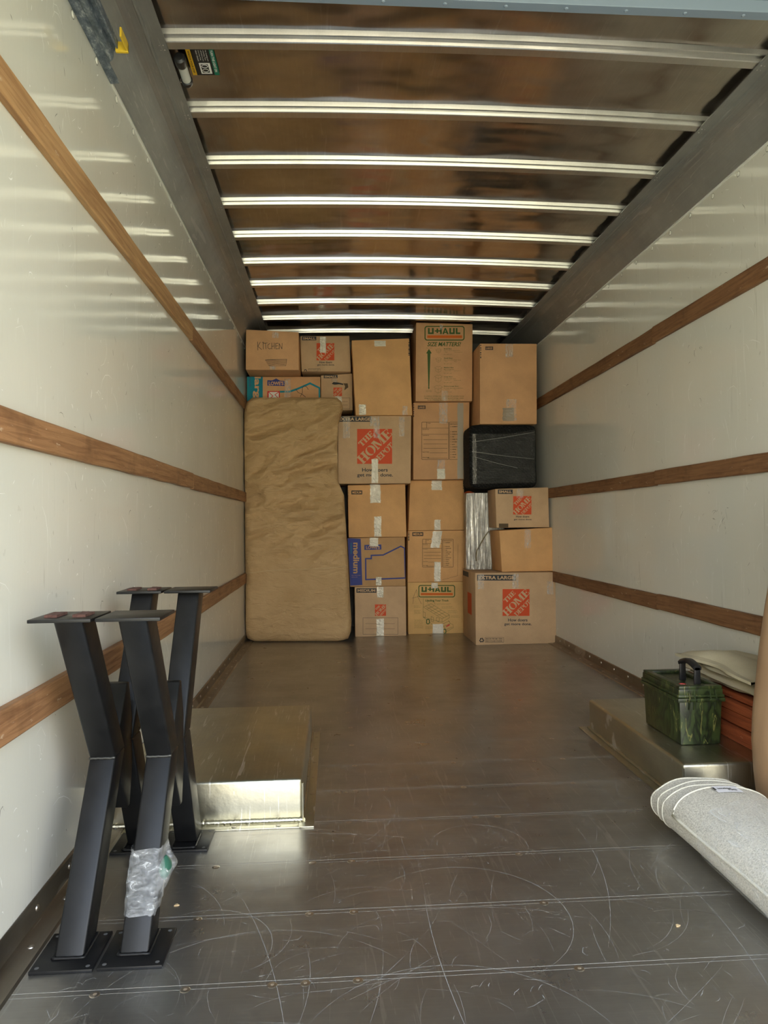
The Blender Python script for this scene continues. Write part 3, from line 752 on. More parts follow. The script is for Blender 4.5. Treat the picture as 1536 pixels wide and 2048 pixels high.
f.text('Grab a Packing Pack for more information.', 185, 1904, 1035, 1938, GREEN, .01, 0, .2); fin(f); use(f, CR2)
tape(f, 410, 665, 465, 755, f.t); tape(f, 392, 82, 420, 130, f.t)
# --- right column
f = carton('extra-large tan carton with big orange logo, on the floor by the right wall', GRP, [(950,1146),(1116,1144.5),(1120,1288),(951.6,1289)], 5.22, .50, CB_H, 0)
use(f, CR4); bar(f, 'EXTRA LARGE', 297, 1040, 722, 1103); fin(f, 'size_label'); newprint(f)
hd_logo(f, 577, 1197, 872, 1491, CB_HF); fin(f, 'logo'); newprint(f)
hd_slogan(f, (637,1520,850,1552), (595,1565,895,1603)); fin(f, 'slogan'); newprint(f)
recycle(f, 315, 1722, 380, 1786); f.frame(386, 1728, 588, 1780, 3, BLACK); f.text('MADE FROM 100%', 395, 1736, 575, 1750, BLACK, .02); f.text('RECYCLED PAPER', 395, 1760, 575, 1774, BLACK, .02); fin(f, 'recycling_mark')
for t in ((303,1030,372,1196), (1065,1110,1135,1255)): tape(f, *t, f.t)
tape(f, 685, 1028, 752, 1190, f.t)
# prints on its left side face
sf = Face(f.q[0], Vector((-1,0,0))); sf.t = f.t; bx, by0 = f.q[3].x, f.q[0].y
def sr(y0, z0, y1, z1, m_, o_=.001): sf.mb.add([(bx-o_-.0, y0, z0), (bx-o_, y1, z0), (bx-o_, y1, z1), (bx-o_, y0, z1)], [(0,1,2,3)], m_)
zt = f.top
sr(by0+.25, zt-.05, by0+.49, zt-.012, CHAR); sr(by0+.14, .20, by0+.30, .36, ORANGE); fin(sf, 'side_logo')
xl_top = f.top; XLx = f.q[3].x
f = carton('plain tan carton turned a little, on the extra-large carton by the right wall', GRP, [(998.4,1061.2),(1106,1054.8),(1112.3,1142.3),(1003.9,1145)], 5.27, .29, CB_U, xl_top, yaw=.03)
use(f, CR4); edge_marks(f, 1122, 1133, 550, 600, 4); fin(f)
tape(f, 818, 542, 888, 748, f.t); top = f.top
bx, by0 = f.q[3].x, f.q[3].y
f = carton('small carton with SMALL label and orange logo, by the right wall under the black blanket', GRP, [(990.2,977.9),(1096.5,974.6),(1098.7,1055.1),(993,1059)], 5.30, .27, CB_H, top)
use(f, CR4); bar(f, 'SMALL', 525, 105, 688, 152); fin(f, 'size_label'); newprint(f)
hd_logo(f, 693, 177, 893, 378, CB_HF); fin(f, 'logo'); newprint(f)
hd_slogan(f, (725,390,870,412), (700,424,900,445)); fin(f, 'slogan'); newprint(f)
f.rect(537, 478, 640, 525, SOFT); fin(f, 'printed_patch'); tape(f, 730, 95, 805, 200, f.t)
small_top = f.top
# --- upper left
f = carton('tan carton with blue shop logo and teal band, under the KITCHEN carton', GRP, [(493.7,753.5),(640.6,753.5),(640.6,880),(493.7,880)], 5.73, .42, CB_R)
use(f, CR1); f.poly([(62,527),(200,530),(200,760),(62,760)], TEAL); f.lay = 2
TR_ = plain('label red tan', (.62,.35,.175), .72, spec=.3)
f.text('large', 112, 537, 182, 790, TR_, .03, -90); f.text('grande', 76, 532, 98, 630, NAVY, .0, -90); fin(f, 'size_band'); newprint(f); f.lay = 1
f.poly([(240,620),(240,572),(282,574),(318,557),(350,576),(393,580),(393,624)], BLUE); f.lay = 2; f.text("LOWE'S", 252, 583, 382, 616, TR_, .035); fin(f, 'logo'); newprint(f); f.lay = 1
f.line([(350,674),(436,672),(500,650),(615,600),(698,640),(698,760)], 17, TEAL)
f.rect(240, 668, 350, 740, RED); f.lay = 2; f.rect(252, 676, 340, 735, WHITE); f.lay = 3; f.line([(254,678),(290,712),(255,735)], 6, RED); f.line([(338,678),(306,700),(338,730)], 6, RED); f.lay = 1
f.line([(490,650),(510,680),(545,695),(575,720)], 4, BLACK); f.line([(600,655),(585,630),(560,620),(548,640),(548,680),(530,715)], 4, BLACK); fin(f)
tape(f, 388, 560, 445, 740, f.t); top = f.top
f = carton('small tan carton with torn front and faded logo, beside the teal-banded carton', GRP, [(641.8,751),(704.4,747),(705.6,820),(642,822)], 5.80, .40, CB_H)
use(f, CR1); bar(f, 'SMALL', 735, 526, 857, 555); fin(f, 'size_label'); newprint(f)
hd_logo(f, 820, 637, 895, 712, CB_HF); fin(f, 'logo'); newprint(f)
f.poly([(805,605),(820,588),(860,592),(905,602),(908,615),(870,608),(830,612)], BLACK); f.frame(700, 728, 965, 825, 2.5, BLACK); f.line([(880,760),(945,760)], 2, BLACK); f.line([(880,790),(945,790)], 2, BLACK)
f.poly([(906,600),(945,600),(950,635),(915,662),(922,625)], SOFT); fin(f)
tape(f, 835, 712, 893, 830, f.t, TAPEB); tape(f, 800, 560, 855, 590, f.t); top2 = f.top
f = carton('tan carton with KITCHEN handwritten in black marker', GRP, [(491.8,658.9),(597.3,664.2),(597.8,745),(491.4,743)], 5.49, .50, CB_R, top+.001)
use(f, CR1)
for p in ([(155,235),(157,308)], [(178,238),(157,275),(190,303)], [(195,240),(210,240)], [(203,240),(205,300)], [(205,250),(240,245)], [(224,250),(228,298)], [(262,250),(245,262),(245,288),(258,298),(275,292)], [(278,245),(280,300)], [(278,275),(300,272)], [(300,245),(302,298)], [(335,248),(312,250),(315,298),(340,294)], [(312,273),(332,270)], [(345,298),(344,250),(368,298),(370,248)]): f.line(p, 4, BLACK)
fin(f, 'handwriting'); newprint(f)
for i in range(6): f.line([(222+i*5,398+i*9),(320,392+i*8),(410-i*3,388+i*10)], 3, BLACK)
f.line([(222,395),(250,392),(410,388),(402,445),(255,447)], 3, BLACK); fin(f, 'crossed_out_scribble')
tape(f, 283, 150, 340, 202, f.t); tape(f, 262, 450, 316, 500, f.t)
f = carton('small carton with SMALL label and orange logo, beside the KITCHEN carton under the roof', GRP, [(600.3,672),(698.7,671.5),(702,746),(603,749.6)], 5.74, .33, CB_H, top2+.001)
use(f, CR1); bar(f, 'SMALL', 545, 189, 670, 222); fin(f, 'size_label'); newprint(f)
hd_logo(f, 672, 247, 828, 398, CB_HF); fin(f, 'logo'); newprint(f); hd_slogan(f, (697,406,808,424), (678,430,830,448)); fin(f, 'slogan'); newprint(f)
recycle(f, 557, 471, 592, 505); f.frame(600, 473, 703, 502, 2.5, BLACK); f.text('MADE FROM 100%', 606, 477, 695, 485, BLACK, 0); f.text('RECYCLED PAPER', 606, 489, 695, 497, BLACK, 0); fin(f, 'recycling_mark')
tape(f, 702, 190, 755, 330, f.t, TAPEB)

# ------------------------------------------------------------------ black quilted blanket bundle in stretch film
def rounded_block(mb, x0, x1, y0, y1, z0, z1, r, m, nx=40, nz=40, disp=None):
    """front-facing rounded block built as rings of a super-ellipse around the y axis"""
    cx, cz = (x0+x1)/2, (z0+z1)/2; hx, hz = (x1-x0)/2, (z1-z0)/2; rows = []
    prof = [(y0, .0, True), (y0, .5, True), (y0, .8, True)] + [(y0 + r*(1-math.cos(a)), 1 - (r/min(hx,hz))*(1-math.sin(a)), False) for a in [PI/2*k/5 for k in range(6)]][0:6]
    prof = [(y0, s_) for s_ in (.02, .2, .4, .6, .75, .86)] + [(y0+r*(1-math.cos(PI/2*k/5)), 1-(r/min(hx, hz))*(1-math.sin(PI/2*k/5))) for k in range(1, 6)] + [(y1, 1.0)]
    N = 96
    for y, s_ in prof:
        row = []
        for k in range(N):
            t = 2*PI*k/N; c, s2 = math.cos(t), math.sin(t); e_ = .16
            px_ = math.copysign(abs(c)**e_, c); pz_ = math.copysign(abs(s2)**e_, s2)
            p = Vector((cx+px_*(hx*s_ if s_ < .9 else hx-(1-s_)*min(hx,hz)), y, cz+pz_*(hz*s_ if s_ < .9 else hz-(1-s_)*min(hx,hz))))
            if disp: p = disp(p)
            row.append(p)
        rows.append(row)
    mb.grid(rows, m, closed_u=True); mb.add(rows[-1], [tuple(range(N))], m); mb.add(rows[0], [tuple(range(N))[::-1]], m)
def mat_quilt():
    q = NT('black quilted cloth'); a = q.n('ShaderNodeTexWave', wave_type='BANDS', bands_direction='DIAGONAL'); a.inputs['Scale'].default_value = 22; a.inputs['Distortion'].default_value = 5; a.inputs['Detail'].default_value = 0; a.inputs['Detail Scale'].default_value = 3
    q.l(q.mapped((1,1,1)), a.inputs['Vector'])
    q.set(Base_Color=q.ramp(a.outputs['Fac'], [(.1, (.014,.015,.016)), (.3, (.005,.0055,.006))]), Roughness=.75, Specular_IOR_Level=.25); q.bump(a.outputs['Fac'], .8, .008); return q.m
QB = thing('furniture_pad_bundle', 'black quilted pad bundle in clear stretch film, under the top right carton', 'blanket bundle', ((atY(945,970,5.42)+atY(1073,970,5.42))/2 + Vector((0,.2,0))))
A = atY(938, 846, 5.42); B = atY(1074, 970, 5.42)
QB.location.z = small_top; WORG[QB.name] = QB.location.copy()
m = MB(); rounded_block(m, A.x, B.x, 5.42, 5.67, small_top+.004, A.z-.014, .022, mat_quilt(), disp=lambda p: p + Vector((0, 0, 0)) + noise.noise_vector(p*9)*.003)
m.build('quilted_pad', parent=QB, smooth='all')
def mat_film(name, al=.30, sc=(1, 1, 9), c=(.75,.75,.72), hi=.75, s0=9):
    q = NT(name); f = q.noise(q.mapped(sc), s0, 5, .72, 1.0)
    q.set(Base_Color=c, Roughness=.14, Alpha=q.ramp(f, [(.40, (al*.4,)*3), (.60, (al,)*3), (.76, (hi,)*3)]), Specular_IOR_Level=.8); q.bump(f, .6, .008); return q.m
FILM = mat_film('stretch film', .07, (1.0, 1, 12), hi=.32)
m = MB(); P = []
for j in range(30):
    t = j/29; row = []
    for i in range(40):
        s_ = i/39; u = 944+(1070-944)*s_; vtop = 868-(10*s_ if s_ > .55 else 0)*(s_-.55)/.45; v = vtop+(968-3*s_-vtop)*t
        row.append(atY(u, v, 5.402 + .003*noise.noise(Vector((s_*3, t*26, 0)))))
    P.append(row)
m.grid(P, FILM)
for a, b in (((944,884),(1070,864)), ((950,914),(1035,936)), ((944,903),(1068,918))):
    m.tube([atY(*a, 5.398), atY((a[0]+b[0])/2, (a[1]+b[1])/2+1, 5.397), atY(*b, 5.398)], .0013, plain('film crease', (.5,.49,.45), .3, Alpha=.6), 6)
m.build('stretch_film', parent=QB, smooth='all', fix=False)
m = MB(); P = []   # bunched film at the left edge
for j in range(60):
    z = atY(946, 868+100*j/59, 5.40).z; xx = atY(945, 900, 5.40).x
    P.append([(xx+.028*i/5+.004*noise.noise(Vector((j*.6, i*.3, 2))), 5.396-.006*abs(noise.noise(Vector((j*.9, i*1.2, 5)))), z) for i in range(6)])
m.grid(P, mat_film('bunched film film', .3, (6, 1, 1), (.9,.88,.82), .95, 30)); m.build('bunched_film', parent=QB, fix=False)
pad_top = A.z-.012
f = carton('tan carton with LARGE label on top of the black furniture pad', GRP, [(959.7,687),(1073.7,687.4),(1073.7,841.9),(959.7,840.8)], 5.40, .45, CB_R, pad_top)
use(f, CR2); bar(f, 'LARGE', 793, 277, 861, 307, m=BLACK, tm=CB_R); fin(f, 'size_label'); newprint(f); edge_marks(f, 748, 757, 262, 385); fin(f)
tape(f, 970, 255, 1035, 370, f.t); tape(f, 978, 740, 1065, 925, f.t); tape(f, 945, 815, 1045, 930, f.t, plain('smoky tape', (.35,.29,.22), .12, Alpha=.75))

# silver film-wrapped tall parcel
def mat_silver():
    q = NT('silver stretch wrap'); f = q.noise(q.mapped((60, 60, 3.2)), 1, 5, .75, 1.2)
    q.set(Base_Color=q.ramp(f, [(.3, (.10,.10,.10)), (.48, (.45,.44,.42)), (.7, (.9,.88,.82))]), Roughness=.16, Metallic=.75); q.bump(f, 1, .012); return q.m
SV = mat_silver(); a = atY(932, 979, 5.58); b = atY(985, 979, 5.58); a.z = min(a.z, small_top-.028)
T = thing('wrapped_parcel', 'tall parcel in crumpled silvery stretch wrap, behind the small cartons by the right wall', 'parcel', ((a.x+b.x)/2+.05, 5.65, xl_top))
m = MB(); rows = []
for k in range(26):
    z = xl_top+.001+(a.z-xl_top)*k/25; row = []
    for i in range(48):
        t = 2*PI*i/48; c, s_ = math.cos(t), math.sin(t)
        x = (a.x+b.x)/2+.05+math.copysign(abs(c)**.3, c)*((b.x-a.x)/2+.05); y = 5.65+math.copysign(abs(s_)**.3, s_)*.06
        d = .004*noise.noise(Vector((x*90, y*90, z*6)))
        row.append((x+d, y+d, z))
    rows.append(row)
m.grid(rows, SV, closed_u=True); m.add(rows[-1], [tuple(range(48))], SV); m.add(rows[0], [tuple(range(48))[::-1]], SV)
m.build('wrapping', parent=T, smooth='all')
pts = [atY(u, v, 5.565) for u, v in ((977,1063),(968,1076),(960,1090),(954,1100),(952,1112),(953,1122))]
m = MB(); m.tube(pts, .004, plain('khaki cord', (.22,.18,.09), .7), 8); m.build('cord', parent=T)
m = MB(); P = []
for j in range(8):
    P.append([Vector((a.x-.005+.075*i/9, 5.60+.010*j, a.z+.005+.015*math.sin(PI*i/9)*math.sin(PI*(j+.6)/8.2))) for i in range(10)])
m.grid(P, plain('orange cloth', (.62,.10,.02), .8)); P2 = [[p-Vector((0,0,.004)) for p in r_] for r_ in P]; m.grid(P2, MATS['orange cloth'])
tag(m.build('cloth_strap', smooth='all'), 'bit of orange cloth on top of the silvery parcel', 'cloth')

# ------------------------------------------------------------------ paper-wrapped slab (mattress) at left
def mat_paper(name, a, b):
    q = NT(name); v = q.mapped()
    f = q.noise(v, 4, 5, .6); col = q.ramp(f, [(.3, a), (.7, b)])
    q.set(Base_Color=col, Roughness=.62, Specular_IOR_Level=.35)
    c = q.noise(q.mapped((1, 1, 2.2), (0, -.5, 0)), 5, 6, .62, .7)
    bb = q.bump(c, .75, .035); b3 = q.bump(q.noise(q.mapped((.7,1,2.4), (0,-.35,0), (4,2,1)), 9, 5, .6, 1.4), .6, .014, bb); q.bump(q.noise(q.mapped((1,1,1.6), (0,.4,0)), 24, 4, .6, .8), .3, .006, b3); return q.m
PAPER = mat_paper('brown wrapping paper', (.45,.295,.14), (.53,.36,.185))
outl_R = [(1283,675),(1278,696),(1262,702),(1240,703),(1180,699),(1100,695),(1040,691),(990,688),(972,680),(960,676),(900,675),(850,676),(832,682),(815,686),(803,683),(796,674)]
outl_L = [(1283,510),(1278,496),(1262,489),(1240,488),(1180,490),(1150,491),(1100,489),(1040,488),(990,489),(985,491),(960,487),(900,486),(850,486),(832,487),(815,490),(803,494),(796,505)]
def interp(t, tab):
    tab = sorted(tab)
    for (a, x), (b, y) in zip(tab, tab[1:]):
        if a <= t <= b: return x+(y-x)*(t-a)/(b-a)
    return tab[0][1] if t < tab[0][0] else tab[-1][1]
def fold(x, z):
    v = Vector((x*2.0 + z*1.2, z*4.2 - x*1.6, 0)); w_ = noise.noise_vector(v*.8)*.35
    r = .6*(1-abs(noise.noise(v+w_))*3.2) + .32*(1-abs(noise.noise((v+w_)*2.3+Vector((5,1,0))))*3.0) + .16*(1-abs(noise.noise(v*5+Vector((1,9,3))))*3)
    r += .22*(1-abs(noise.noise(Vector((x*1.5+z*2.2, z*9-x*5, 4))+w_))*3.2)
    return r*.8
def Ym(x): return 5.53 - .09*(x+1.12)/.75
T = thing('paper_wrapped_mattress', 'tall slab wrapped in creased brown paper, standing against the left wall', 'mattress', (-.76, 5.56, 0))
m = MB(); NZ, NX = 150, 70; front = []; back = []
def fold0(x, z):
    v = Vector((x*2.2 + z*1.4, z*3.6 - x*1.1, 0)); r = 0
    r += .5*(1-2*abs(noise.noise(v))) + .3*(1-2*abs(noise.noise(v*2.1+Vector((5,1,0))))) + .18*(1-2*abs(noise.noise(v*4.6+Vector((1,9,3)))))
    return r
for j in range(NZ+1):
    v = 1283.5-(1283.5-795)*j/NZ; row = []; rb = []
    uL, uR = interp(v, outl_L), interp(v, outl_R)
    edge_t = min(1, min(j, NZ-j)/7.0)
    for i in range(NX+1):
        s_ = i/NX; u = uL+(uR-uL)*s_
        e_ = min(1, min(s_, 1-s_)/.07); rr = math.sqrt(max(0, 1-(1-e_)**2))*math.sqrt(max(0, 1-(1-edge_t)**2))
        p = atY(u, v, 5.52); p = atY(u, v, Ym(p.x))
        hgt = max(0, min(1, (p.z-.55)/.2)); amp = .055*hgt+.020
        if .30 < p.z: pass
        d = .055*(1-rr) - amp*(fold(p.x, p.z)-.45)*rr
        if abs(p.z-.545-.03*(p.x+.76)) < .006: d -= .004
        q = p + (p-CAM).normalized()*d
        q.x = max(q.x, -1.145); q.z = max(q.z, .004); row.append(q); rb.append(Vector((q.x, Ym(p.x)+.145-.03*(1-rr), q.z)))
    front.append(row); back.append(rb)
m.grid(front, PAPER); m.grid(back, PAPER)
side = [[f_[k_] for f_ in front] for k_ in (0, -1)]; sb = [[b_[k_] for b_ in back] for k_ in (0, -1)]
for a_, b_ in zip(side, sb): m.grid([a_, b_], PAPER)
m.grid([front[0], back[0]], PAPER); m.grid([front[-1], back[-1]], PAPER)
m.build('paper_wrapping', parent=T, smooth='all')
m = MB(); pts = []
for i in range(31):
    s_ = i/30; u = 491+(695-491)*s_; v = 1147-16*s_-2*math.sin(s_*6); p = atY(u, v, 5.5); pts.append(atY(u, v, Ym(p.x)-.016))
m.tube(pts, .0016, plain('pale twine', (.55,.42,.24), .6), 6); m.build('paper_edge', parent=T)

# ------------------------------------------------------------------ X-frame table legs
def bar_tube(mb, prof, x0, x1, m): mb.prism(prof, lambda y, z: (x0, y, z), lambda y, z: (x1, y, z), m)
def x_leg(x0, x1, px0, px1, dy, label, pads):
    w_ = .082; zt = .703; zb = .008; zc = .347; yc = 1.889+dy
    yb, yv = 1.552+dy, 1.775+dy; fb, ft, fv = 2.160, 2.215, 2.003+dy
    T = thing('table_leg', label, 'table leg', ((x0+x1)/2, yc, 0), 'black steel X-shaped table legs')
    def mir(pr): return [(2*yc-y, z) for y, z in pr][::-1]
    lo = [(yb, zb), (yb+w_, zb), (yv+w_, zc), (yv, zc)]; hi = [(yv, zc), (yv+w_, zc), (yb+w_, zt), (yb, zt)]
    flo = [(fb-w_, zb), (fb, zb), (fv, zc), (fv-w_, zc)]; fhi = [(fv-w_, zc), (fv, zc), (ft, zt), (ft-w_, zt)]
    for pr in (lo, hi, flo, fhi):
        m = MB(); bar_tube(m, pr, x0, x1, LEG); m.build('leg_tube', parent=T, bevel=.005, bseg=3, smooth=True)
    m = MB(); yi = yv+w_-.004
    ya_ = yc+.008; dm = [(ya_-.010, .185), (ya_+.010, .185), (fv-w_+.012, .285), (fv-w_+.012, .405), (ya_+.010, .500), (ya_-.012, .500), (yi-.034, .400), (yi-.034, .290)]
    bar_tube(m, dm, x0+.003, x1-.003, LEG); m.build('centre_brace', parent=T, bevel=.004, bseg=3, smooth=True)
    for z, nm in ((0, 'foot_plate'), (zt, 'top_plate')):
        for k_ in (0, 1):
            ya, yb_ = yb-.040, yb+.098
            if k_: ya, yb_ = (2.030, 2.161) if z == 0 else (2.105, 2.243)
            m = MB(); m.box((px0, ya, z), (px1, yb_, z+.007), LEG)
            o = m.build(nm, parent=T, bevel=.0012, smooth=True)
            m = MB()
            if nm == 'foot_plate':
                for xx in (px0+.012, px1-.012):
                    for yy in (ya+.012, yb_-.012):
                        m = MB(); m.disc((xx, yy, z+.0072), (0,0,1), .0045, .0004, plain('bolt hole', (.10,.10,.10), .5)); m.build('screw_hole', parent=o)
                m = MB()
                rim = [(x0-.002, ya+.038), (x1+.002, ya+.038), (x1+.002, ya+.038+.088), (x0-.002, ya+.038+.088)] if not k_ else [(x0-.002, ya+.010), (x1+.002, ya+.010), (x1+.002, ya+.094), (x0-.002, ya+.094)]
                pts = [Vector((a, b, .009)) for a, b in rim]; seq = []
                for a, b in zip(pts, pts[1:]+pts[:1]):
                    for q in range(10): seq.append(a.lerp(b, q/10)+Vector((0, 0, .001*random.random())))
                m.tube(seq+[seq[0]], .0035, LEG, 6); m.build('weld_bead', parent=o, smooth='all')
            elif pads:
                for xx in (px0+.022, px1-.046):
                    m = MB(); g = 8
                    P = [[(xx+.026*i/g, ya+.030+.06*j/g, z+.0075+.005+.0016*noise.noise(Vector((i, j, xx*50)))) for i in range(g+1)] for j in range(g+1)]
                    m.grid(P, PAD); Q = [[(p[0], p[1], z+.0072) for p in r_] for r_ in P]; m.grid(Q, PAD)
                    for a, b in ((P[0], Q[0]), (P[-1], Q[-1])): m.grid([a, b], PAD)
                    m.grid([[r_[0] for r_ in P], [r_[0] for r_ in Q]], PAD); m.grid([[r_[-1] for r_ in P], [r_[-1] for r_ in Q]], PAD)
                    tag(m.build('felt_pad', parent=o), 'frayed brown pad')
    m = MB(); pts = [Vector((x0+(x1-x0)*i/12, yv-.0015, zc+.001*random.uniform(-1,1))) for i in range(13)]
    m.tube(pts, .0032, plain('weld grey', (.07,.07,.065), .35, .6), 8); m.build('weld_bead', parent=T, smooth='all')
    return T
def mat_pad():
    q = NT('frayed felt pad'); f = q.noise(q.mapped(), 90, 4, .7); q.set(Base_Color=q.ramp(f, [(.3, (.06,.025,.018)), (.7, (.15,.075,.06))]), Roughness=.95); q.bump(f, .8, .004); return q.m
PAD = mat_pad()
x_leg(-1.048, -.988, -1.083, -.958, -.006, 'black steel X-shaped table leg nearest the left wall, brown pads on its top plates', True)
LB = x_leg(-.917, -.857, -.950, -.820, -.004, 'black steel X-shaped table leg with bare top plates and plastic film near its foot', False)

# plastic-wrapped hardware bag on the right leg
m = MB(); rows = []
for k in range(25):
    t = k/24; z = .068+.112*t; yo = 1.544 + (z/.352)*.209; row = []
    bul = math.exp(-((t-.55)/.22)**2)
    for i in range(40):
        a = 2*PI*i/40; c, s_ = math.cos(a), math.sin(a)
        x = -.887+math.copysign(abs(c)**.4, c)*.0335; y = yo+.041+math.copysign(abs(s_)**.4, s_)*.0445
        if c > 0: x += .030*bul*c*(.7+.3*noise.noise(Vector((z*40, a*3, 0))))
        d = .004*noise.noise(Vector((x*60, y*60, z*60)))
        row.append((x+d+(.002 if c > 0 else -.002), y+d, z+.010*noise.noise(Vector((a*2, k*.1, 3)))))
    rows.append(row)
FILM2 = mat_film('crumpled film', .26, (1, 1, 2.2), (.92,.94,.95), .85, 34)
m.grid(rows, FILM2, closed_u=True); tag(m.build('stretch_film', parent=LB, smooth='all', fix=False), 'crumpled clear film wrap')
m = MB(); rows = []
for k in range(14):
    t = k/13; z = .112+.048*t; rr = math.sin(PI*(t*.9+.05)); rows.append([(-.846+.014*rr*math.cos(2*PI*i/20), 1.655+.026*rr*math.sin(2*PI*i/20)+.2*(z-.14), z+.006*noise.noise(Vector((i, k, 0)))) for i in range(20)])
m.grid(rows, plain('green hardware bag', (.03,.12,.08), .4), closed_u=True); m.add(rows[0], [tuple(range(20))], MATS['green hardware bag']); m.add(rows[-1], [tuple(range(20))[::-1]], MATS['green hardware bag'])
tag(m.build('hardware_bag', smooth='all'), 'small green hardware bag held under clear film on the lower black table leg', 'hardware bag')

# ------------------------------------------------------------------ camouflage tool case on the right wheel box
def mat_camo():
    q = NT('camouflage plastic'); v = q.mapped((1, 1, .32), (.1, .15, 0))
    f = q.noise(v, 16, 3, .5, 1.6); g = q.noise(q.mapped((1,1,.3), (0,.1,.2), (3,4,5)), 18, 3, .5, 2.2)
    col = q.ramp(f, [(.40, (.032,.048,.014)), (.49, (.009,.012,.006)), (.57, (.028,.042,.013)), (.70, (.042,.06,.019))])
    col = q.mix(col, (.17,.165,.05), q.ramp(g, [(.60, (0,0,0)), (.62, (.8,.8,.8)), (.628, (.8,.8,.8)), (.645, (0,0,0))]))
    q.set(Base_Color=col, Roughness=.36, Specular_IOR_Level=.5); q.bump(q.noise(q.mapped(), 200, 2), .1, .001); return q.m
CAMO = mat_camo()
T = thing('ammunition_case', 'camouflage green plastic case with black carry handle, on the right wheel box', 'storage case', (.775, 2.53, .131))
cx0, cx1, cy0, cy1, zb = .700, .850, 2.392, 2.68, .1315
def cbox(a, b, m_, par, nm, bev=.003, fl=0):
    m = MB(); (x0, y0, z0), (x1, y1, z1) = a, b
    m.hexa([(x0+fl,y0+fl,z0),(x1-fl,y0+fl,z0),(x1-fl,y1-fl,z0),(x0+fl,y1-fl,z0),(x0,y0,z1),(x1,y0,z1),(x1,y1,z1),(x0,y1,z1)], m_)
    return m.build(nm, parent=par, bevel=bev, smooth=True)
cbox((cx0, cy0, zb), (cx1, cy1, zb+.155), CAMO, T, 'case_body', .004, .005)
m = MB(); m.box((cx0-.008, cy0-.008, zb+.147), (cx1+.008, cy1+.008, zb+.160), CAMO)
m.box((cx0-.006, cy0-.006, zb+.162), (cx1+.006, cy1+.006, zb+.171), CAMO); m.build('rim', parent=T, bevel=.002, smooth=True)
m = MB(); m.box((cx0-.002, cy0-.002, zb+.168), (cx1+.002, cy1+.002, zb+.190), CAMO)
# raised edge around a recessed lid
zt = zb+.190
for a, b in (((cx0, cy0), (cx1, cy0+.03)), ((cx0, cy1-.03), (cx1, cy1)), ((cx0, cy0+.03), (cx0+.022, cy1-.03)), ((cx1-.022, cy0+.03), (cx1, cy1-.03))):
    m.box((a[0], a[1], zt-.002), (b[0], b[1], zt+.010), CAMO)
m.build('lid', parent=T, bevel=.002, smooth=True)
m = MB()
for i in range(5): m.disc((cx0+.045, cy0+.07, zt+.0005), (0,0,1), .018, .0008, WHITE); break
for i in range(-2, 3): m.box((cx0+.036+.003*(i+2), cy0+.066, zt+.001), (cx0+.0375+.003*(i+2), cy0+.074, zt+.0018), RED)
m.tube([Vector((cx0+.045+.011*math.cos(t*PI/12), cy0+.07+.011*math.sin(t*PI/12), zt+.0015)) for t in range(25)], .0016, RED, 6)
m.build('round_sticker', parent=T)
m = MB(); hx = (cx0+cx1)/2+.008; ya, yb = cy0+.035, cy0+.148
arc = [Vector((hx, ya+(yb-ya)*k_/12, zt+.062+.014*math.sin(PI*k_/12))) for k_ in range(13)]
P = []
for p in arc: P.append([(p.x-.013, p.y, p.z-.006), (p.x+.013, p.y, p.z-.006), (p.x+.015, p.y, p.z+.004), (p.x+.008, p.y, p.z+.011), (p.x-.008, p.y, p.z+.011), (p.x-.015, p.y, p.z+.004)])
m.grid(P, BLKP, closed_u=True); m.add(P[0], [tuple(range(6))], BLKP); m.add(P[-1], [tuple(range(6))[::-1]], BLKP)
for y in (ya+.004, yb-.004): m.hexa([(hx-.012,y-.004,zt-.006),(hx+.012,y-.004,zt-.006),(hx+.012,y+.004,zt-.006),(hx-.012,y+.004,zt-.006),(hx-.010,y-.004,zt+.066),(hx+.010,y-.004,zt+.066),(hx+.010,y+.004,zt+.066),(hx-.010,y+.004,zt+.066)], BLKP)
tag(m.build('handle', parent=T, bevel=.0015, smooth=True), 'black carry handle')
for a, b in ((cx0+.024, cx0+.056), (cx1-.052, cx1-.018)):
    m = MB(); m.tube([(a, cy0-.010, zb+.155), (b, cy0-.010, zb+.155)], .004, CAMO, 8)
    for x in (a+.007, b-.007):
        m.hexa([(x-.002, cy0-.003, zb+.120), (x+.002, cy0-.003, zb+.120), (x+.002, cy0-.001, zb+.120), (x-.002, cy0-.001, zb+.120), (x-.002, cy0-.014, zb+.155), (x+.002, cy0-.014, zb+.155), (x+.002, cy0, zb+.155), (x-.002, cy0, zb+.155)], CAMO)
        m.hexa([(x-.002, cy0-.014, zb+.155), (x+.002, cy0-.014, zb+.155), (x+.002, cy0, zb+.155), (x-.002, cy0, zb+.155), (x-.002, cy0-.003, zb+.186), (x+.002, cy0-.003, zb+.186), (x+.002, cy0-.001, zb+.186), (x-.002, cy0-.001, zb+.186)], CAMO)
    m.build('hinge', parent=T, smooth=True)
cbox((cx0+.045, cy1, zb+.09), (cx1-.045, cy1+.012, zb+.178), CAMO, T, 'latch', .003)

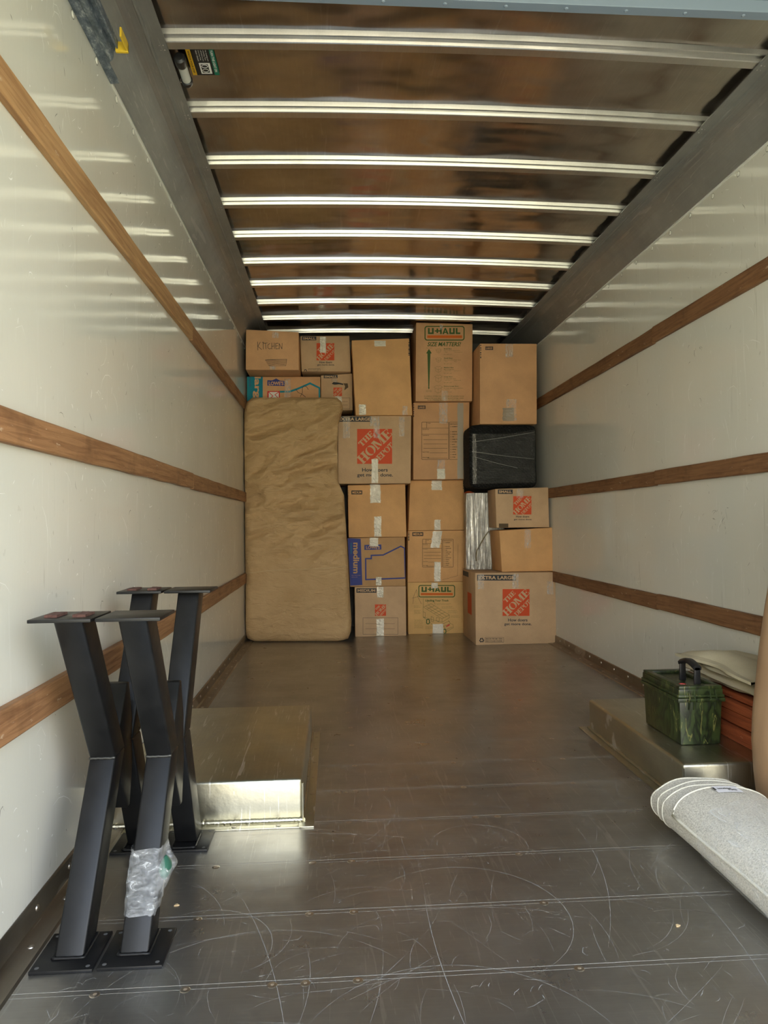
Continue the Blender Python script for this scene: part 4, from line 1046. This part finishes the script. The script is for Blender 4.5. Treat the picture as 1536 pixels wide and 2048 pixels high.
# ------------------------------------------------------------------ reddish slatted frame and folded canvas beside it
RW = mat_wood('reddish wood', (.16,.035,.012), (.30,.075,.025), .3)
T = thing('folded_wooden_frame', 'folded red-brown wooden slat frame on the wheel box by the right wall', 'folding furniture', (1.0, 2.75, .131))
for x0, z0, x1, z1 in ((.900, .1315, .935, .178), (.915, .183, .950, .226), (.905, .231, .945, .262), (.925, .266, .965, .286), (1.0, .1315, 1.04, .286), (1.09, .1315, 1.125, .286)):
    m = MB(); m.hexa([(x0+.01, 2.24, z0), (x1+.01, 2.24, z0), (x1, 2.85, z0), (x0, 2.85, z0), (x0+.01, 2.24, z1), (x1+.01, 2.24, z1), (x1, 2.85, z1), (x0, 2.85, z1)], RW); m.build('slat', parent=T, bevel=.003, smooth=True)
for y in (2.30, 2.52, 2.78):
    m = MB(); m.box((.93, y, .20), (1.12, y+.03, .235), RW); m.build('crossbar', parent=T, bevel=.003)
def mat_cloth(name, a, b, s_=400, bs=.2):
    q = NT(name); f = q.noise(q.mapped(), 5, 4); g = q.noise(q.mapped(), s_, 2)
    col = q.mix(q.ramp(f, [(.3, a), (.7, b)]), q.ramp(g, [(.3, (.75,)*3), (.7, (1,)*3)]), .6, 'MULTIPLY')
    q.set(Base_Color=col, Roughness=.85, Specular_IOR_Level=.2); q.bump(g, bs, .001); return q.m
CANV = mat_cloth('cream canvas', (.56,.50,.34), (.68,.61,.44))
T = thing('folded_canvas', 'cream canvas cloth loosely folded over the red-brown wooden frame', 'canvas', (1.0, 2.5, .287))
for li, (z0, x0, th, yA, yB, fr) in enumerate(((.292, .930, .018, 2.24, 2.78, 1), (.307, .905, .026, 2.22, 2.80, 2), (.334, .915, .024, 2.24, 2.76, 3), (.366, .890, .007, 2.26, 2.80, 4))):
    m = MB(); rows = []
    for j in range(41):
        y = yA+(yB-yA)*j/40; row = []
        top_ = li == 3
        wob = .030*noise.noise(Vector((y*7, li*3.1, 0)))
        lift = (.034*math.exp(-((y-2.60)/.10)**2)+.02*noise.noise(Vector((y*6, 7, 0)))) if top_ else .008*abs(noise.noise(Vector((y*9, li, 4))))
        n_ = 14
        for i in range(n_+1):
            s_ = i/n_; x = x0+wob+(1.135-x0-wob)*s_; row.append(Vector((x, y, z0+th*(.5+.5*math.sin(min(1, s_*6)*PI/2))+lift*(.3+math.sin(PI*min(1, s_*1.3))) + (.0 if not top_ else -.012*(1-min(1, s_*4))))))
        for i in range(n_, -1, -1):
            s_ = i/n_; x = x0+wob+(1.135-x0-wob)*s_; row.append(Vector((x, y, z0+th*(.5-.5*math.sin(min(1, s_*6)*PI/2))+lift*(.3+math.sin(PI*min(1, s_*1.3))) - (.002 if top_ else 0))))
        rows.append(row)
    m.grid(rows, CANV, closed_u=True); m.add(rows[0], [tuple(range(len(rows[0])))], CANV); m.add(rows[-1], [tuple(range(len(rows[0])))[::-1]], CANV)
    m.build('canvas_fold', parent=T, smooth=True)

# ------------------------------------------------------------------ brown paper bundle at the right edge
def mat_kraft():
    q = NT('smooth kraft wrap'); v = q.mapped(); q.set(Base_Color=q.ramp(q.noise(v, 3, 5), [(.3, (.33,.205,.115)), (.7, (.42,.27,.155))]), Roughness=.5)
    b = q.bump(q.noise(q.mapped((1,1,.4)), 5, 3), .25, .03); q.bump(q.noise(q.mapped((1,1,.3)), 30, 4, .6, 2), .12, .004, b); return q.m
BRN = mat_kraft()
m = MB(); rows = []
for k in range(61):
    z = .003+1.15*k/60; row = []
    xl = .027 + interp(z, [(0, .775), (.06, .752), (.15, .742), (.24, .738), (.33, .744), (.50, .765), (.61, .785), (.85, .83), (1.2, .90)])
    cx = (xl+1.138)/2; hx = (1.138-xl)/2
    for i in range(64):
        a = 2*PI*i/64; c, s_ = math.cos(a), math.sin(a); x = cx+math.copysign(abs(c)**.7, c)*hx; y = 2.03+math.copysign(abs(s_)**.7, s_)*.125
        d = .004*noise.noise(Vector((x*9, y*9, z*5))); row.append((min(x+d, 1.128), y+d, z))
    rows.append(row)
m.grid(rows, BRN, closed_u=True); m.add(rows[-1], [tuple(range(64))], BRN); m.add(rows[0], [tuple(range(64))[::-1]], BRN)
tag(m.build('paper_wrapped_bundle', smooth='all'), 'upright bundle in smooth brown paper at the right edge, beside the rolled rug', 'parcel')

# ------------------------------------------------------------------ rolled grey rug
def mat_rug():
    q = NT('grey woven rug'); w1 = q.noise(q.mapped((1,1,1)), 260, 3, .7); w2 = q.noise(q.mapped((400, 30, 400)), 1, 2)
    f = q.noise(q.mapped(), 6, 4)
    col = q.mix(q.ramp(w1, [(.30, (.36,.335,.28)), (.52, (.66,.63,.55)), (.72, (.84,.81,.73))]), q.ramp(w2, [(.3, (.8,)*3), (.7, (1,)*3)]), .5, 'MULTIPLY')
    col = q.mix(col, q.ramp(f, [(.3, (.85,)*3), (.7, (1,)*3)]), .6, 'MULTIPLY')
    q.set(Base_Color=col, Roughness=.9, Specular_IOR_Level=.2); q.bump(w1, .5, .003); return q.m
RUG = mat_rug(); BIND = mat_cloth('cream binding', (.66,.63,.53), (.76,.73,.62), 300)
T = thing('rolled_rug', 'rolled grey woven rug with cream edging, lying on the floor at lower right', 'rug', (.60, 1.2, 0))
RX, RZ, RC = .138, .077, .588
def rsec(a, y, g):   # cross-section point; a=angle, g=growth
    c, s_ = math.cos(a), math.sin(a)
    rx, rz = RX*g, RZ*g
    x = RC + math.copysign(abs(c)**.85, c)*rx + .006*noise.noise(Vector((y*3, a, 0))); z = rz + .003 + math.copysign(abs(s_)**.85, s_)*rz
    if z < .02: z = max(z, .003)
    return Vector((x, y, z + .10*max(0, (1.2-y))*.0))
ends = [(2.075, .93), (2.035, .96), (1.995, .985)]
for li, (ye, g) in enumerate(ends):
    m = MB(); rows = []
    for j in range(40):
        t = j/39
        row = []
        for i in range(72):
            a = 2*PI*i/72; yy = ye - (ye+.45)*t*1.0
            tilt = -.018*math.sin(a)*(1-t) + .022*noise.noise(Vector((a*1.1, li*5, 0)))*(1-t)
            row.append(rsec(a, yy+tilt, g))
        rows.append(row)
    m.grid(rows, RUG, closed_u=True)
    inner = [[Vector((RC+(p.x-RC)*.93, p.y-.004+.0, .09+(p.z-.09)*.90)) for p in rows[0]], [Vector((RC+(p.x-RC)*.93, p.y-.2, .09+(p.z-.09)*.90)) for p in rows[0]]]
    m.grid(inner, RUG, closed_u=True)
    m.add(inner[1], [tuple(range(72))], RUG)
    lay_ = m.build('rug_layer', parent=T, smooth='all')
    m = MB(); m.tube(rows[0]+[rows[0][0]], .0024, BIND, 8); tag(m.build('binding', parent=lay_, smooth='all'), 'cream edge binding')
# outer flap: from the seam on the left side, over the top, to the right
m = MB(); rows = []; a0, a1 = math.radians(172), math.radians(-60)
for j in range(60):
    t = j/59; row = []
    for i in range(48):
        s_ = i/47; a = a0+(a1-a0)*s_
        yy = 1.915 + .03*min(1, s_*3) - .02*s_ - (1.94+.45)*t + .035*math.exp(-((s_-.0)/.12)**2)*(1-t)*0
        row.append(rsec(a, yy, 1.03+.008*noise.noise(Vector((t*6, s_*4, 1)))))
    rows.append(row)
m.grid(rows, RUG); lay_ = m.build('rug_flap', parent=T, smooth='all')
m = MB(); m.tube(rows[0], .0026, BIND, 8); seam = [r_[0]+Vector((-.001,0,0)) for r_ in rows]; m.tube(seam, .0042, BIND, 8); tag(m.build('binding', parent=lay_, smooth='all'), 'cream edge binding')
# cloth tag near the end
m = MB(); P = []
for j in range(5):
    P.append([rsec(math.radians(97-22*i/7), 1.935-.011*j, 1.048) for i in range(8)])
m.grid(P, plain('white tag', (.80,.80,.84), .6)); tg = m.build('care_tag', parent=T, fix=False)
m = MB()
def tagpt(s_, t_): return rsec(math.radians(97-22*s_), 1.935-.044*t_, 1.054)
for txt_, (sa, ta, sb_, tb) in (('boutique', (.15,.30,.62,.52)), ('rugs', (.45,.55,.80,.74))):
    vs, fs = text_poly(txt_, .02); ax = max(p[0] for p in vs); ay = max(p[1] for p in vs)
    m.add([tagpt(sa+(sb_-sa)*x/ax, tb-(tb-ta)*y/ay) for x, y in vs], fs, BLACK)
m.add([tagpt(-.02,.2), tagpt(.06,.2), tagpt(.06,.62), tagpt(-.02,.62)], [(0,1,2,3)], BLACK); m.build('tag_print', parent=T, fix=False)
# plastic film band
FILM3 = mat_film('clear rug film', .24, (1, .4, 1), (.86,.86,.84), .75, 30)
m = MB(); rows = []
for j in range(40):
    t = j/39; y = 1.80 - 1.5*t
    rows.append([rsec(2*PI*i/72, y + .035*math.sin(2*PI*i/72+1)*(1-t) + .012*noise.noise(Vector((i*.25, j*.2, 4))), 1.075+.012*noise.noise(Vector((i*.5, j*.8, 0)))) for i in range(72)])
m.grid(rows, FILM3, closed_u=True)
m.build('stretch_film', parent=T, smooth='all', fix=False)
# ------------------------------------------------------------------ roof lamp and warning sticker
T = thing('roof_lamp', 'small tubular lamp with black end caps at the left top rail', 'lamp', (-.965, 2.49, 2.42))
m = MB(); m.tube([(-.958, 2.435, 2.437), (-.958, 2.520, 2.437)], .0155, plain('lamp glass', (.55,.56,.52), .25), 20); tag(m.build('lamp_tube', parent=T, smooth=True), 'unlit grey tube')
for y0, y1 in ((2.395, 2.44), (2.515, 2.540)):
    m = MB(); m.tube([(-.958, y0, 2.437), (-.958, y0+.006, 2.437), (-.958, y1-.006, 2.437), (-.958, y1, 2.437)], [.012, .0195, .0195, .017], BLKP, 20); m.build('end_cap', parent=T, smooth=True)
m = MB(); m.box((-.972, 2.41, 2.449), (-.944, 2.53, 2.4575), BLKP); m.box((-.985, 2.538, 2.44), (-.960, 2.545, 2.452), RIVET); m.build('bracket', parent=T, bevel=.001)
zs = 2.4625
def spt(a, b): # a across x, b along y (0 near, 1 far)
    x = -.940+.092*a; return Vector((x, 2.400+.141*b, zs+crown(x)-.004))
T = thing('safety_sticker', 'black, yellow and green instruction sticker on the roof sheet beside the lamp', 'sticker', (-.89, 2.44, 2.46))
m = MB()
def sq(a0, b0, a1, b1, m_, dz=0): m.add([spt(a0,b0)-Vector((0,0,dz)), spt(a1,b0)-Vector((0,0,dz)), spt(a1,b1)-Vector((0,0,dz)), spt(a0,b1)-Vector((0,0,dz))], [(0,1,2,3)], m_)
sq(0,0,.16,1, plain('sticker yellow', (.80,.45,.02), .4)); sq(.16,0,.82,1, BLKP); sq(.82,0,1,1, plain('sticker green', (.0,.16,.10), .4))
sq(.34,.52,.74,.94, WHITE, .0005); sq(.39,.57,.66,.89, BLKP, .001)
for cy_, r in ((.64, .055), (.80, .07)):
    pts = [spt(.525+.11*math.cos(t*PI/8), cy_+.055*math.sin(t*PI/8))-Vector((0,0,.0015)) for t in range(17)]; m.tube(pts, .0009, WHITE, 5)
def stext(t, a0, b0, a1, b1, m_, bold=.02):
    vs, fs = text_poly(t, bold); ax0 = min(p[0] for p in vs); ax = max(p[0] for p in vs); ay0 = min(p[1] for p in vs); ay = max(p[1] for p in vs)
    m.add([spt(a0+(a1-a0)*(y-ay0)/(ay-ay0), b0+(b1-b0)*(x-ax0)/(ax-ax0))-Vector((0,0,.0012)) for x, y in vs], fs, m_)
stext('TURN THIS LIGHT ON', .86, .04, .95, .86, WHITE); stext('WATCH YOUR STEP', .05, .06, .12, .9, BLKP)
for i, t in enumerate(('for loading and', 'unloading. Turn', 'off before you', 'drive away. Keep', 'door closed')): stext(t, .68-i*.085, .04, .73-i*.085, .44-.03*(i % 2), WHITE, .01)
m.build('printed_face', parent=T, fix=False)

# raised lettering on the left wheel box
vs, fs = text_poly('U-HAUL', .01); ax = max(p[0] for p in vs); m = MB()
m.add([(-.93+.03*y+.06*(x/ax), 2.56+.24*x/ax, .1306) for x, y in [(x, -y) for x, y in vs]], fs, plain('faint stamped letters', (.55,.53,.47), .5, 1)); m.build('stamped_letters', parent=wl, fix=False)

# wood chips on the floor
for u, v in ((353, 1811), (1355, 1852)):
    p = atZ(u, v, 0); m = MB(); pts = [p+Vector((.006*math.cos(t*1.26)*random.uniform(.5,1.2), .005*math.sin(t*1.26)*random.uniform(.5,1.2), 0)) for t in range(5)]
    m.add(pts+[q+Vector((0,0,.002)) for q in pts], [(4,3,2,1,0), (5,6,7,8,9)]+[(i, (i+1) % 5, 5+(i+1) % 5, 5+i) for i in range(5)], plain('chip', (.62,.45,.25), .8))
    tag(m.build('wood_chip'), 'tiny pale wood chip on the floor %s' % ('beside the film-wrapped table leg' if u < 700 else 'left of the rolled rug'), 'wood chip')
